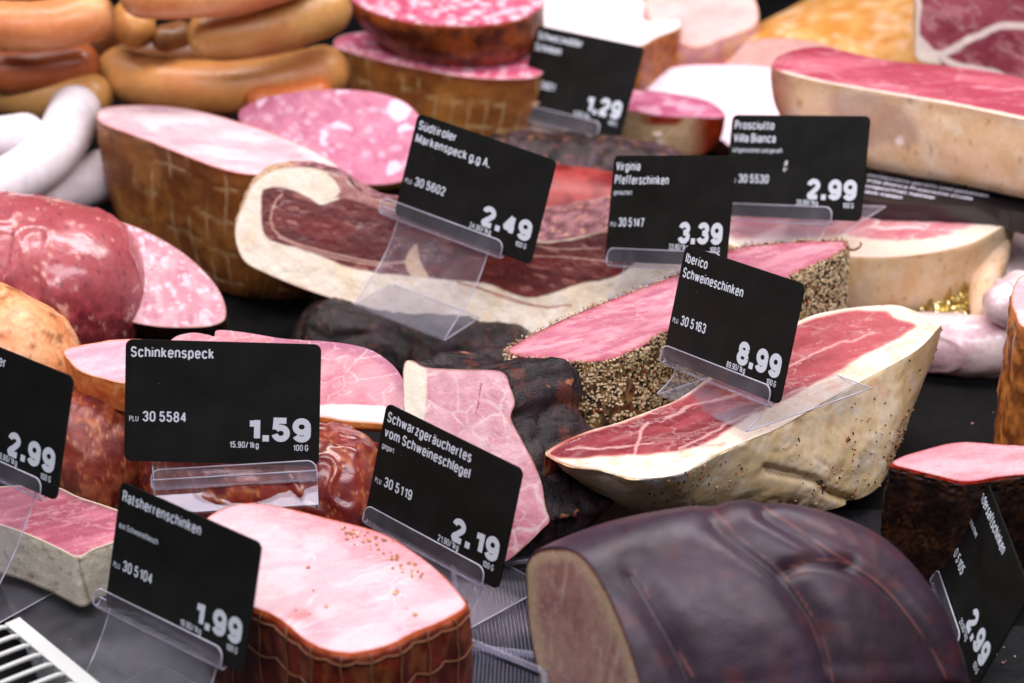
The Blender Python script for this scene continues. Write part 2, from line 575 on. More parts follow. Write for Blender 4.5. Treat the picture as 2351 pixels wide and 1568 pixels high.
# ------------------------------------------------------------------ cards and holders
M_card = mat('card_black_plastic', (.0065, .0068, .006), rough=.5, bump=.05, bmm=.6, vary=.35, vmm=14, spec=.22, rmix=.1)
def _dust(m):
    N = m.node_tree.nodes; L = m.node_tree.links; b = N['Principled BSDF']
    tc = N.new('ShaderNodeTexCoord'); v = N.new('ShaderNodeTexVoronoi'); v.inputs['Scale'].default_value = 150; L.new(tc.outputs['Object'], v.inputs['Vector'])
    lt = N.new('ShaderNodeMath'); lt.operation = 'LESS_THAN'; lt.inputs[1].default_value = .028; L.new(v.outputs['Distance'], lt.inputs[0])
    sx = N.new('ShaderNodeSeparateColor'); L.new(v.outputs['Color'], sx.inputs[0])
    ga = N.new('ShaderNodeMath'); ga.operation = 'GREATER_THAN'; ga.inputs[1].default_value = .6; L.new(sx.outputs[0], ga.inputs[0])
    mu = N.new('ShaderNodeMath'); mu.operation = 'MULTIPLY'; L.new(lt.outputs[0], mu.inputs[0]); L.new(ga.outputs[0], mu.inputs[1])
    mx = N.new('ShaderNodeMix'); mx.data_type = 'RGBA'; L.new(mu.outputs[0], mx.inputs[0]); src = b.inputs['Base Color'].links[0].from_socket
    L.new(src, mx.inputs[6]); mx.inputs[7].default_value = (.22, .22, .22, 1); L.new(mx.outputs[2], b.inputs['Base Color'])
_dust(M_card)
M_print = flat_mat('white_card_print', (.62, .68, .74), .6)
M_smudge = flat_mat('dried_smear', (.5, .5, .52), .8)


def plastic_mat(name, haze, tint, rough=.08):
    m = bpy.data.materials.new(name); m.use_nodes = True
    N = m.node_tree.nodes; L = m.node_tree.links
    N.remove(N['Principled BSDF']); out = N['Material Output']
    tr = N.new('ShaderNodeBsdfTransparent'); tr.inputs[0].default_value = (*tint, 1)
    gl = N.new('ShaderNodeBsdfGlossy'); gl.inputs['Roughness'].default_value = rough; gl.inputs['Color'].default_value = (.9, .9, 1, 1)
    lw = N.new('ShaderNodeLayerWeight'); pw = N.new('ShaderNodeMath'); pw.operation = 'POWER'; pw.inputs[1].default_value = 4
    L.new(lw.outputs['Facing'], pw.inputs[0]); fr = N.new('ShaderNodeMath'); fr.operation = 'MULTIPLY_ADD'; fr.inputs[1].default_value = .5; fr.inputs[2].default_value = .035
    L.new(pw.outputs[0], fr.inputs[0])
    m1 = N.new('ShaderNodeMixShader'); L.new(fr.outputs[0], m1.inputs[0]); L.new(tr.outputs[0], m1.inputs[1]); L.new(gl.outputs[0], m1.inputs[2])
    df = N.new('ShaderNodeBsdfDiffuse'); df.inputs[0].default_value = (.8, .78, .86, 1)
    m2 = N.new('ShaderNodeMixShader')
    tc = N.new('ShaderNodeTexCoord'); nz = N.new('ShaderNodeTexNoise'); nz.inputs['Scale'].default_value = 60; nz.inputs['Detail'].default_value = 4
    L.new(tc.outputs['Object'], nz.inputs['Vector'])
    mr = N.new('ShaderNodeMapRange'); mr.inputs['From Min'].default_value = .3; mr.inputs['From Max'].default_value = .7
    mr.inputs['To Min'].default_value = haze * .5; mr.inputs['To Max'].default_value = haze * 1.5
    L.new(nz.outputs[0], mr.inputs[0]); L.new(mr.outputs[0], m2.inputs[0])
    L.new(m1.outputs[0], m2.inputs[1]); L.new(df.outputs[0], m2.inputs[2]); L.new(m2.outputs[0], out.inputs['Surface'])
    return m


M_clear = plastic_mat('clear_plastic', .04, (.95, .95, .96))
M_edge_highlight = plastic_mat('plastic_edge_highlight', .5, (.8, .78, .88), .2)  # pale lilac haze stands in for the highlight along the edges
M_bend = plastic_mat('plastic_bend', .16, (.9, .89, .93), .15)

def rounded_rect(w, h, r, n=8):
    out = []
    for cx, cz, a0 in ((w / 2 - r, h / 2 - r, 0), (-w / 2 + r, h / 2 - r, 90), (-w / 2 + r, -h / 2 + r, 180), (w / 2 - r, -h / 2 + r, 270)):
        for a in np.radians(a0 + np.linspace(0, 90, n)):
            out.append((cx + r * math.cos(a), cz + r * math.sin(a)))
    return np.array(out)


def sheet(profile, hw, th=.0007, xoff=None):
    """bent strip: profile (y,z) polyline with half width per point; closed thin solid + its border path"""
    p = np.asarray(profile, float); hw = np.asarray(hw, float)
    t = np.gradient(p, axis=0); t /= np.linalg.norm(t, axis=1, keepdims=True) + 1e-12
    nrm = np.stack([-t[:, 1], t[:, 0]], 1) * th / 2
    n = len(p)
    V = []
    for sgn in (1, -1):
        for x in (-1, 1):
            q = p + sgn * nrm
            V.append(np.column_stack([x * hw, q]))
    V = np.concatenate(V)                       # 0:A-left 1:A-right 2:B-left 3:B-right
    F = []
    for i in range(n - 1):
        a, b, c, d = i, i + n, i + 2 * n, i + 3 * n
        F += [[a, b, b + 1, a + 1], [c, c + 1, d + 1, d], [a, a + 1, c + 1, c], [b, d, d + 1, b + 1]]
    F += [[0, 2 * n, 3 * n, n], [n - 1, 2 * n - 1, 4 * n - 1, 3 * n - 1]]
    border = np.concatenate([np.column_stack([-hw, p]), np.column_stack([hw, p])[::-1]])
    return V, F, border


def rot(yaw, lean, roll):
    y, l, r = map(math.radians, (yaw, lean, roll))
    return Matrix.Rotation(y, 3, 'Z') @ Matrix.Rotation(l, 3, 'X') @ Matrix.Rotation(r, 3, 'Y')


CW, CH = .0856, .054


def fit_pose(corners, y0=-30):
    """pose of a bank-card sized card from its four corners"""
    loc = np.array([[-CW / 2, 0, CH / 2], [CW / 2, 0, CH / 2], [CW / 2, 0, -CH / 2], [-CW / 2, 0, -CH / 2]])
    c = np.array(corners, float); best = None
    for ya in (-65, -30, 20):
        x = np.array([math.radians(ya), math.radians(-20), 0, 0, 0, 0.]); x[3:] = CAM + ray(c.mean(0))[0] * DIST
        def res(x):
            R = np.array(rot(*np.degrees(x[:3])))
            return np.concatenate([(to_px(loc @ R.T + x[3:]) - c).ravel(), [x[2] * 12, (x[1] + .33) * 8]])
        lam = 1e-2; r = res(x)
        for it in range(120):
            J = np.array([(res(x + np.eye(6)[i] * 1e-5) - r) / 1e-5 for i in range(6)]).T
            A = J.T @ J
            dx = -np.linalg.solve(A + lam * np.diag(np.diag(A)), J.T @ r)
            r2 = res(x + dx)
            if r2 @ r2 < r @ r: x, r, lam = x + dx, r2, lam * .4
            else: lam *= 4
            if lam > 1e9: break
        if best is None or r @ r < best[0]: best = (r @ r, x)
    return best[1]


def price_card(corners, label, name, small, plu, price, kg, holder, hlabel, push=None, pitch2=.0069, bold=0, smear=False, xs=.74, pxs=.9):
    x = fit_pose(corners)
    R = rot(*np.degrees(x[:3])); pos = x[3:]
    if push: pos = CAM + (pos - CAM) * push / ((pos - CAM) @ FW)
    print('card', price, np.round(np.degrees(x[:3])), np.round(pos * 1000))
    root = thing('price_card', label, 'price card', tuple(pos), 'black price cards standing among the meats')
    root.rotation_euler = R.to_euler()
    # plate
    ol = rounded_rect(CW, CH, .0032)
    n = len(ol); th = .0004
    V = np.concatenate([np.column_stack([ol[:, 0], np.full(n, y), ol[:, 1]]) for y in (-th, th)])
    F = [[i for i in range(n)], [i + n for i in range(n)][::-1]] + [[i, i + n, (i + 1) % n + n, (i + 1) % n] for i in range(n)]
    def put(nm, V, F, m, par, sm=False):
        me = bpy.data.meshes.new(nm); me.from_pydata(V.tolist(), [], F); me.materials.append(m); me.update()
        me.polygons.foreach_set('use_smooth', [sm] * len(me.polygons))
        o = bpy.data.objects.new(nm, me); COL.objects.link(o); o.parent = par; return o
    put('plate', V, F, M_card, root)
    def txt(nm, s, u, v, cap, w=.16, right=False, g=.40, gap=.10):
        if not s: return
        T, G = text_mesh(s, cap, w, g, gap)
        if right: T[:, 0] -= T[:, 0].max()
        V = np.column_stack([T[:, 0] + u - CW / 2, np.full(len(T), -th - .00012), T[:, 1] + CH / 2 - v])
        put(nm, V, G, M_print, root)
    v = .0078
    for line in name:
        txt('product_name', line, .0023, v, .0048); v += pitch2
    if small: txt('small_print', small, .0023, v - .0016 + (0 if len(name) > 1 else .006), .0026, .12)
    txt('item_number_caption', 'PLU', .0020, .0362, .0024, .12)
    txt('item_number', plu, .0078, .0362, .0047)
    txt('price_figure', price, .0818, .0437, .0108, .25, True, .50, .10)
    txt('unit_price', kg, .0590, .0468, .0029, .14, True, .35)
    txt('weight_unit', '100 G', .0808, .0475, .0028, .14, True, .35)
    if smear:
        parts = []
        for k in range(9):
            a = rng.uniform(0, 6.28, 1)[0]
            c0 = np.array([.0375 + rng.normal() * .0012, .0285 + rng.normal() * .0016]); rr = rng.uniform(.0003, .0011)
            q = np.array([(c0[0] + rr * (1 + .4 * math.sin(3 * t + a)) * math.cos(t), c0[1] + rr * .8 * math.sin(t)) for t in np.linspace(0, 6.28, 9)[:-1]])
            parts.append((np.column_stack([q[:, 0] - CW / 2, np.full(8, -th - .0001 - k * 1e-5), CH / 2 - q[:, 1]]), [list(range(8))]))
        put('dried_smear', *merge(parts), M_smudge, root)
    # holder ---------------------------------------------------------
    h = dict(roll=0, dx=0, zs=-CH / 2 - .002, lipw=.074, lip=.0086, legw=.056, leg=.028, base=.035, bow=.004, back=.006, up=.014, tilt=0)
    h.update(holder)
    R2 = R @ Matrix.Rotation(math.radians(h['roll']), 3, 'Y')
    # swing about the slot centre
    pivot = np.array([h['dx'], 0, h['zs']])
    o = Vector(pos) + R @ Vector(pivot)
    hold = thing('card_holder', hlabel, 'card holder', tuple(o), 'clear plastic holders under the price cards')
    hold.rotation_euler = R2.to_euler()
    lw = h['lipw'] / 2; gw = h['legw'] / 2; r = .0042
    prof, hw = [], []
    for a in np.radians(np.linspace(90, 0, 7)):        # rounded top corners of the lip
        prof.append((-.0016, h['lip'] - r + r * math.sin(a))); hw.append(lw - r + r * math.cos(a))
    for z in np.linspace(h['lip'] - r, .0016, 5)[1:]:
        prof.append((-.0016, z)); hw.append(lw)
    for a in np.radians(np.linspace(180, 360, 9))[1:]:
        prof.append((.0016 * math.cos(a), .0016 + .0016 * math.sin(a))); hw.append(lw)
    prof.append((.0016, .0035)); hw.append(lw)
    V, F, bd = sheet(prof, hw)
    put('lip', V, F, M_clear, hold)
    bt = tube(np.vstack([bd, bd[:1]]), .00035, 5)
    put('lip_edge_highlight', bt[0], bt[1], M_edge_highlight, hold, True)
    bb = tube(np.array([[-lw, 0, -.0003], [0, 0, -.0003], [lw, 0, -.0003]]), .0007, 6)
    put('lip_bend', bb[0], bb[1], M_bend, hold, True)
    # leg: from behind the card down to the fold, then the foot runs back
    lean = x[1] - math.radians(h['tilt'])
    dy, dz = math.cos(lean), -math.sin(lean)                # level "backwards" in card space
    ddy, ddz = dz, -dy                                     # straight down in card space  (perpendicular)
    ddy, ddz = math.sin(lean) * 1.0, -math.cos(lean)
    top = np.array([.0030, h['up']])
    slot = np.array([.0026, .0])
    foot = slot + np.array([ddy, ddz]) * h['leg'] + np.array([dy, dz]) * (-h['back'])
    mid = (slot + foot) / 2 + np.array([dy, dz]) * h['bow']
    q = smooth_open([top, slot, mid, foot], 16)
    d = q[-1] - q[-2]; d /= np.linalg.norm(d)
    back = np.array([dy, dz])
    bend = [foot + d * .0008 + back * .0004, foot + d * .0012 + back * .0016]
    base = [bend[-1] + back * s for s in np.linspace(.002, h['base'], 5)]
    prof = np.vstack([q, bend, base])
    V, F, bd = sheet(prof, np.full(len(prof), gw))
    put('stand', V, F, M_clear, hold, False)
    bt = tube(np.vstack([bd, bd[:1]]), .00035, 5)
    put('stand_edge_highlight', bt[0], bt[1], M_edge_highlight, hold, True)
    return root


cards = [
 (dict(corners=[(289,779),(738,790),(732,1070),(285,1057)], label='level black card reading 1.59, the widest in view, at the left', name=['Schinkenspeck'], small='', plu='30 5584', price='1.59', kg='15.90/1kg',
   holder=dict(roll=-5, dx=.006, zs=-.0360, lipw=.073, legw=.072, leg=.012, base=.03, back=.0, up=.02, bow=.001), hlabel='tilted clear holder under the level 1.59 card')),
 (dict(push=1.222, corners=[(963,260),(1275,374),(1214,600),(911,494)], label='black card reading 2.49 in front of the dark red bacon slab', name=['Südtiroler','Markenspeck g.g A.'], small='', plu='30 5602', price='2.49', kg='24.90/1kg',
   holder=dict(dx=-.013, leg=.046, base=.03, bow=.006, back=.006, up=.02, legw=.057, lipw=.077), hlabel='clear holder with a long bowed leg in front of the bacon slab')),
 (dict(corners=[(1413,357),(1689,357),(1668,612),(1388,600)], label='black card reading 3.39 behind the pepper coated ham', name=['Virginia','Pfefferschinken'], small='geräuchert', plu='30 5147', price='3.39', kg='33.90/1kg',
   holder=dict(dx=0, leg=.017, base=.07, bow=.002, back=.003, legw=.062, lipw=.08), hlabel='clear holder under the 3.39 card on the pepper coated ham')),
 (dict(corners=[(1682,262),(2000,268),(1975,507),(1662,497)], label='black card reading 2.99 with a white smear, at the right rear', name=['Prosciutto','Villa Bianca'], small='luftgetrocknet und gereift', plu='30 5530', price='2.99', kg='29.90/1kg', smear=True,
   holder=dict(dx=-.011, leg=.014, base=.07, bow=.002, back=.002, legw=.062, lipw=.074), hlabel='clear holder under the smeared 2.99 card at the rear')),
 (dict(corners=[(1238,57),(1478,110),(1424,318),(1180,262)], label='black card reading 1.29, the rearmost and most blurred', name=['Schwarzwälder','Schinken'], small='', plu='30 5601', price='1.29', kg='12.90/1kg',
   holder=dict(dx=-.012, leg=.018, base=.03, bow=.002, back=.001, legw=.062, lipw=.078), hlabel='clear holder under the rearmost 1.29 card')),
 (dict(corners=[(1573,563),(1852,652),(1788,930),(1525,822)], label='black card reading 8.99 on the ham with the long red cut face', name=['Iberico','Schweineschinken'], small='', plu='30 5163', price='8.99', kg='89.90/1kg',
   holder=dict(dx=-.003, leg=.013, base=.072, bow=.003, back=.003, legw=.066, lipw=.080), hlabel='clear holder with its foot lying on the long red cut face')),
 (dict(corners=[(890,925),(1202,1078),(1145,1355),(838,1188)], label='black card reading 2.19 in front of the pork with the black bark', name=['Schwarzgeräuchertes','vom Schweineschlegel'], small='gegart', plu='30 5119', price='2.19', kg='21.90/1kg',
   holder=dict(dx=-.004, leg=.022, base=.05, bow=.002, back=.000, legw=.07, lipw=.077), hlabel='clear holder under the 2.19 card, behind the pale netted ham')),
 (dict(corners=[(280,1105),(602,1247),(560,1548),(243,1390)], label='black card reading 1.99 beside the pale netted ham', name=['Ratsherrenschinken'], small='aus Schweinefleisch', plu='30 5104', price='1.99', kg='19.90/1kg',
   holder=dict(dx=-.009, leg=.045, base=.05, bow=.003, back=.004, legw=.068, lipw=.080), hlabel='clear holder under the 1.99 card in the left foreground')),
 (dict(corners=[(-130,742),(170,868),(130,1148),(-165,1020)], label='black card reading 2.99, cut off by the left edge of the photo', name=['Schinkensommer'], small='', plu='30 5102', price='2.99', kg='29.90/1kg',
   holder=dict(dx=-.006, leg=.062, base=.06, bow=.004, back=.006, legw=.066, lipw=.080), hlabel='clear holder with a long leg at the left edge of the photo')),
 (dict(push=1.02, corners=[(2265,1110),(2352,1365),(2238,1563),(2145,1322)], label='black card reading 2.99, turned steeply away at the right edge', name=['Rindersaftschinken'], small='mild geräuchert', plu='30 5105', price='2.99', kg='29.90/1kg',
   holder=dict(dx=-.012, leg=.014, base=.04, bow=.002, back=.002, legw=.06, lipw=.05), hlabel='clear holder under the card at the right edge')),
]
for c in cards: price_card(**c)
# ------------------------------------------------------------------ meat materials
M_cut = mat('cut_meat', rough=.38, bump=.4, bmm=1.1, vary=.06, vmm=1.2, sss=.12, spec=.45, rmix=.14, ridge=.35, ridge_mm=8)
M_cutwet = mat('cut_cured_meat', rough=.40, bump=.5, bmm=1.2, vary=.10, vmm=1.4, sss=.08, ridge=.3, ridge_mm=9, spec=.45, rmix=.12)
M_skin = mat('smoked_skin', rough=.42, bump=.45, bmm=1.6, vary=.22, vmm=3, spec=.45, rmix=.15)
M_bark = mat('black_smoked_bark', rough=.38, bump=.7, bmm=1.1, vary=.45, vmm=1.5, spec=.28, rmix=.12, bdist=.0008)
M_darkskin = mat('dark_smoked_skin', rough=.42, bump=.35, bmm=.9, vary=.12, vmm=2.5, spec=.46, rmix=.05)
M_rind = mat('cream_rind', rough=.5, bump=.5, bmm=2.2, vary=.07, vmm=2.5, sss=.15, spec=.4, rmix=.1)
M_mould = mat('white_mould_rind', rough=.9, bump=.8, bmm=1.2, vary=.12, vmm=1.6, spec=.15)
M_sausage = mat('sausage_casing', rough=.36, bump=.25, bmm=2.0, vary=.10, vmm=5, sss=.1, spec=.45, rmix=.1)
M_wrap = mat('vacuum_wrapped_meat', rough=.3, bump=.35, bmm=2.5, vary=.16, vmm=2.2, spec=.5, coat=.45, coat_rough=.10)
M_crust = mat('pepper_grains', rough=.75, bump=.3, bmm=.5, vary=.2, vmm=1, spec=.25)
M_string = mat('netting_string', (.24, .10, .045), rough=.7, bump=.3, bmm=.4, vary=.3, vmm=2)


def piece(kind, label, cat, outline, plane, paint, skin=None, rings=None, sections=None, fm=M_cut, sm=M_skin, group=None,
          spacing=3.2, bump=.25, crown=0, bump_mm=5, noise=.6, nmm=8, nv=24, bulge=0, mod=None, seed=0,
          face_name='cut_face', skin_name='rind', hold=.12):
    V, F, c = cut_face(np.array(outline, float), plane, spacing, bump, crown, bump_mm, seed)
    ol3 = c.W[:c.n]
    base = ol3.mean(0).copy()
    secs = sections(ol3) if sections else dropped(ol3, rings)
    base[2] = secs[-1][:, 2].min()
    root = thing(kind, label, cat, tuple(base), group)
    mesh_obj(face_name, V, F, fm, root, paint(c))
    Vs, Fs, cs = side_mesh(secs, nv, bulge, noise, nmm, seed, mod=mod, hold=hold)
    mesh_obj(skin_name, Vs, Fs, sm, root, skin(cs))
    root_ctx = Ctx(); root_ctx.root = root; root_ctx.face = c; root_ctx.side = cs; root_ctx.V = Vs; root_ctx.plane = plane
    return root_ctx


def specks(root, pts, normals, rmin, rmax, m, name, colors, stretch=1.0):
    """many tiny irregular grains as one part"""
    t = (1 + 5 ** .5) / 2
    I = np.array([(-1, t, 0), (1, t, 0), (-1, -t, 0), (1, -t, 0), (0, -1, t), (0, 1, t), (0, -1, -t), (0, 1, -t), (t, 0, -1), (t, 0, 1), (-t, 0, -1), (-t, 0, 1)], float)
    I /= np.linalg.norm(I[0])
    IF = np.array([(0, 11, 5), (0, 5, 1), (0, 1, 7), (0, 7, 10), (0, 10, 11), (1, 5, 9), (5, 11, 4), (11, 10, 2), (10, 7, 6), (7, 1, 8), (3, 9, 4), (3, 4, 2), (3, 2, 6), (3, 6, 8), (3, 8, 9), (4, 9, 5), (2, 4, 11), (6, 2, 10), (8, 6, 7), (9, 8, 1)])
    n = len(pts)
    r = rng.uniform(rmin, rmax, n)
    V = I[None] * r[:, None, None] * rng.uniform(.65, 1.25, (n, 12, 1)) * rng.uniform(.6, 1.3, (n, 1, 3))
    V = V + (pts + normals * (r * .35)[:, None])[:, None]
    F = (IF[None] + (np.arange(n) * 12)[:, None, None]).reshape(-1, 3)
    o = mesh_obj(name, V.reshape(-1, 3), F, m, root, np.repeat(colors, 12, 0), smooth=False)
    o['kind'] = 'stuff'
    return o


def surface_points(V, F, n, want=None):
    """n random points + normals on a quad/tri list"""
    T = []
    for f in F:
        T.append(f[:3])
        if len(f) == 4: T.append([f[0], f[2], f[3]])
    T = np.array(T)
    A, B, D = V[T[:, 0]], V[T[:, 1]], V[T[:, 2]]
    nn = np.cross(B - A, D - A); ar = np.linalg.norm(nn, axis=1) + 1e-15
    if want is not None: ar = ar * want((A + B + D) / 3)
    i = rng.choice(len(T), n, p=ar / ar.sum())
    u, v = rng.random(n), rng.random(n); k = u + v > 1; u[k], v[k] = 1 - u[k], 1 - v[k]
    P = A[i] + (B[i] - A[i]) * u[:, None] + (D[i] - A[i]) * v[:, None]
    return P, nn[i] / (np.linalg.norm(nn[i], axis=1)[:, None] + 1e-15)


def veins(P, mm, width, seed=0, wamp=3):
    """thin branching light lines 0..1"""
    f1, f2, _ = worley(warp(P, mm, wamp, seed), mm, seed)
    return 1 - ss(0, width, f2 - f1)


def stretch(P, ax, k):
    """stretch noise along a direction: returns coordinates with that axis divided by k"""
    ax = np.array(ax, float); ax /= np.linalg.norm(ax)
    return P - (P @ ax)[:, None] * ax * (1 - 1 / k)


# ================================================================== front row
# --- pale netted ham, front centre-left
def paint_rats(c):
    P = c.W
    col = mix(C(228, 186, 192), C(236, 204, 206), ss(.35, .65, fbm(stretch(P, (1, .4, 0), 2.5), 9, 1)))
    col = mix(col, C(224, 152, 164), ss(.5, .75, fbm(P, 16, 3)) * .7)
    col = mix(col, C(255, 236, 234), veins(stretch(P, (1, .5, 0), 2), 13, .05, 5) * .5 * ss(.45, .6, fbm(P, 20, 8)))
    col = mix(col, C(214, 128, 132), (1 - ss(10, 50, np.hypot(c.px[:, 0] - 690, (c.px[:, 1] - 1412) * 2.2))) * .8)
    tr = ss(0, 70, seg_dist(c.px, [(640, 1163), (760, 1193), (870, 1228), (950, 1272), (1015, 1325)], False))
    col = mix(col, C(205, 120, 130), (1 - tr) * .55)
    col = mix(col, C(196, 84, 50), 1 - ss(0, 5, c.edge + 5 * (fbm(P, 3, 4) - .5)))
    return col * .84


def skin_rats(c):
    P = c.W; n = fbm(P, 9, 11)
    col = mix(C(84, 26, 16), C(128, 46, 26), ss(.35, .7, n))
    col = mix(col, C(150, 88, 50), ss(.5, .7, fbm(stretch(P, (0, 0, 1), 3), 5, 14)) * .6)
    col = mix(col, C(60, 16, 8), ss(.5, .8, fbm(P, 22, 4)))
    col = mix(col, C(215, 96, 40), (1 - ss(.0, .10, c.v + .06 * (n - .5))))
    return col


NU = 13
def mod_net(V, u, v):
    a = np.abs(((u * 22 + .5) % 1) - .5) * 2
    return -1.2 * ss(.75, 1, 1 - np.abs(a)) * 0 + .9 * np.abs(np.sin(u * 22 * np.pi + np.pi / 2 * 0)) ** .5 + 1.0 * fbm(V, 9, 2)


rats = piece('netted_ham', 'pale pink ham cut flat on top, brown sides in string netting, in the left foreground', 'ham',
      [(478,1187),(555,1156),(640,1163),(740,1187),(870,1222),(950,1268),(1015,1320),(1058,1368),(1066,1396),(1010,1428),(950,1452),(900,1478),(850,1493),(800,1500),(745,1490),(700,1468),(640,1420),(590,1397),(520,1370),(465,1320),(450,1250)],
      Plane(.060), paint_rats, skin_rats, rings=[(0, 1), (.006, 1.012), (.02, 1.025), (.045, 1.01), (.06, .97)], mod=mod_net, nv=40, noise=.6, spacing=3)


def net(pc, name, ucount, vs, off, r, m, v0=.02, v1=.98, wob=.004, urange=(0, 1)):
    """strings along the side surface: down-lines and round-lines, as one netting part"""
    n, nv = pc.side.n, pc.side.nv
    G = pc.V[:n * nv].reshape(nv, n, 3)
    cen = G.mean(1, keepdims=True)
    O = G - cen; O[:, :, 2] = 0; O /= np.linalg.norm(O, axis=2, keepdims=True) + 1e-9
    G = G + O * off
    parts = []
    for k in range(ucount):
        u = (k + .5) / ucount
        if not (urange[0] <= u <= urange[1]): continue
        path = []
        for i in range(max(1, int(v0 * nv)), int(v1 * nv)):
            uu = (u + wob * math.sin(i * .55 + k * 2)) % 1
            j = uu * n; a = int(j) % n; f = j - int(j)
            path.append(G[i, a] * (1 - f) + G[i, (a + 1) % n] * f)
        parts.append(tube(path, r))
    for k, v in enumerate(vs):
        i0 = v * (nv - 1)
        path = []
        for j in range(n + 1):
            vv = i0 + nv * .03 * abs(math.sin(j / n * math.pi * ucount + k * .2))
            i = int(np.clip(vv, 1, nv - 2)); f = np.clip(vv - i, 0, 1)
            path.append(G[i, j % n] * (1 - f) + G[i + 1, j % n] * f)
        parts.append(tube(path, r))
    V, F = merge(parts)
    return mesh_obj(name, V, F, m, pc.root)


net(rats, 'string_net', 22, [.17, .47, .78], .0005, .00036, M_string, wob=.0012)
# crumbs on top
pp = []
for _ in range(60):
    t = rng.random(); q = np.array([(800, 1205), (860, 1232), (940, 1285), (1000, 1325)]); q = smooth_open(q, 20)[int(t * 19)]
    pp.append(q + rng.normal(size=2) * (16, 9) + (-14, 12))
for _ in range(14): pp.append((rng.uniform(620, 960), rng.uniform(1230, 1420)))
pp = np.array(pp); P = rats.plane.hit(pp)
specks(rats.root, P, rep((0, 0, 1), len(P)), .0003, .0011, M_crust, 'crumbs', mix(C(190, 120, 90), C(225, 185, 150), rng.random(len(P))))


# --- big dark smoked ham, front right
def ham_sections(ol3):
    n0 = np.array([math.cos(math.radians(5)) * math.sin(math.radians(-60)), -math.cos(math.radians(5)) * math.cos(math.radians(60)), .087])
    c = ol3.mean(0); base = np.array([c[0], c[1], 0.0])
    out = []
    for d, s, sh, k, dz in ((0, 1, 0, 0, 0), (.003, 1.025, 0, 0, 0), (.03, 1.07, 0, 0, 0), (.06, 1.1, -.004, .0, 0), (.09, 1.09, -.008, 0, 0), (.118, 1.0, -.014, 0, 0), (.14, .82, -.022, 0, 0), (.155, .5, -.03, 0, .0), (.16, .1, -.034, 0, 0.01)):
        q = base + (ol3 - base) * [s, s, s if s > .9 else s ** .8]
        q = q + np.array([.87, .35, 0]) * d + np.array([.3, -1, 0]) * (-sh)
        out.append(q)
    return out


def groove_lines(V):
    """depth (mm) of the string grooves pressed round the big ham"""
    c = to_px(V); g = np.zeros(len(V))
    for path, w, dep in (([(1455, 1310), (1490, 1370), (1530, 1440), (1570, 1520), (1600, 1600)], 16, 2.0),
                         ([(1640, 1185), (1700, 1235), (1790, 1310), (1850, 1390), (1890, 1470), (1920, 1600)], 16, 2.4),
                         ([(1755, 1172), (1840, 1220), (1930, 1280), (2020, 1340), (2090, 1420), (2150, 1510), (2190, 1600)], 12, 1.8),
                         ([(1815, 1300), (1880, 1285), (1950, 1290)], 10, 1.5)):
        d = seg_dist(c, smooth_open(np.array(path, float), 24), False)
        g += dep * 1.3 * np.exp(-(d / (w * 2.0)) ** 2) + .3 * dep * np.exp(-(d / (w * .4)) ** 2)
    return g


def skin_dark(c):
    P = c.W
    col = mix(C(46, 30, 41), C(60, 42, 56), ss(.3, .7, fbm(P, 30, 5)))
    col = mix(col, C(84, 54, 54), ss(.56, .72, fbm(P, 18, 65)) * .4)
    col = mix(col, C(80, 36, 42), ss(.55, .72, fbm(P, 9, 8)) * .7)
    col = mix(col, C(40, 27, 34), ss(.5, .75, fbm(P, 26, 2)) * .8)
    for path, w in (([(1640, 1175), (1700, 1235), (1790, 1310), (1850, 1390), (1890, 1470), (1920, 1600)], 2.2), ([(1755, 1165), (1840, 1220), (1930, 1280), (2020, 1340), (2090, 1420), (2150, 1510), (2190, 1600)], 2.8),
                    ([(1815, 1300), (1880, 1285), (1950, 1290)], 2.5), ([(1455, 1310), (1490, 1370)], 2), ([(1560, 1500), (1590, 1550)], 4)):
        d = seg_dist(c.px, smooth_open(np.array(path, float), 24), False)
        k = (1 - ss(w * .35, w * 1.4, d)) * ss(.25, .5, fbm(P, 9, 3))
        col = mix(col, C(150, 92, 78), k * .5)
    col = mix(col, C(190, 120, 75), 1 - ss(.0, .012, c.v))
    return col


def paint_dark(c):
    P = c.W; x, y = c.px.T
    col = mix(C(178, 130, 122), C(196, 154, 140), ss(.35, .65, fbm(stretch(P, (0, 0, 1), 3), 6, 1)))
    col = mix(col, C(212, 184, 150), ss(38, 12, c.edge + 14 * (fbm(P, 6, 4) - .5)))
    col = mix(col, C(226, 200, 168), ss(.56, .66, fbm(stretch(P, (0, 0, 1), 4), 4, 9)) * .5)
    col = mix(col, C(110, 60, 40), 1 - ss(1, 4, c.edge))
    return col * .8


pl = Plane(.083, (1290, 1264), 5, -60)
dark = piece('smoked_ham', 'large dark purple brown smoked ham with string grooves, cut end facing left, in front', 'ham',
      [(1209,1335),(1212,1292),(1238,1268),(1290,1263),(1328,1275),(1362,1312),(1396,1370),(1427,1440),(1455,1520),(1480,1610),(1490,1680),(1440,1720),(1340,1690),(1262,1640),(1235,1540),(1216,1440)],
      pl, paint_dark, skin_dark, sections=ham_sections, sm=M_darkskin, nv=300, noise=.5, nmm=26, mod=lambda V, u, v: -1.25 * groove_lines(V) + 1.0 * (fbm(V, 30, 9) - .5) * 2, spacing=3, hold=.03)


# --- dark netted ham, right
def skin_netdark(c):
    P = c.W
    col = mix(C(24, 12, 9), C(50, 27, 14), ss(.4, .7, fbm(P, 6, 5)))
    f1, f2, _ = worley(P * [1, 1, 1.2], 3.2, 3)
    col = mix(col, C(84, 50, 26), (1 - ss(.05, .22, f2 - f1)) * ss(.4, .7, fbm(P, 10, 8)) * .8)
    col = mix(col, C(190, 40, 14), (1 - ss(.02, .09, c.v)) * ss(.35, .6, fbm(P, 6, 1)))
    return col


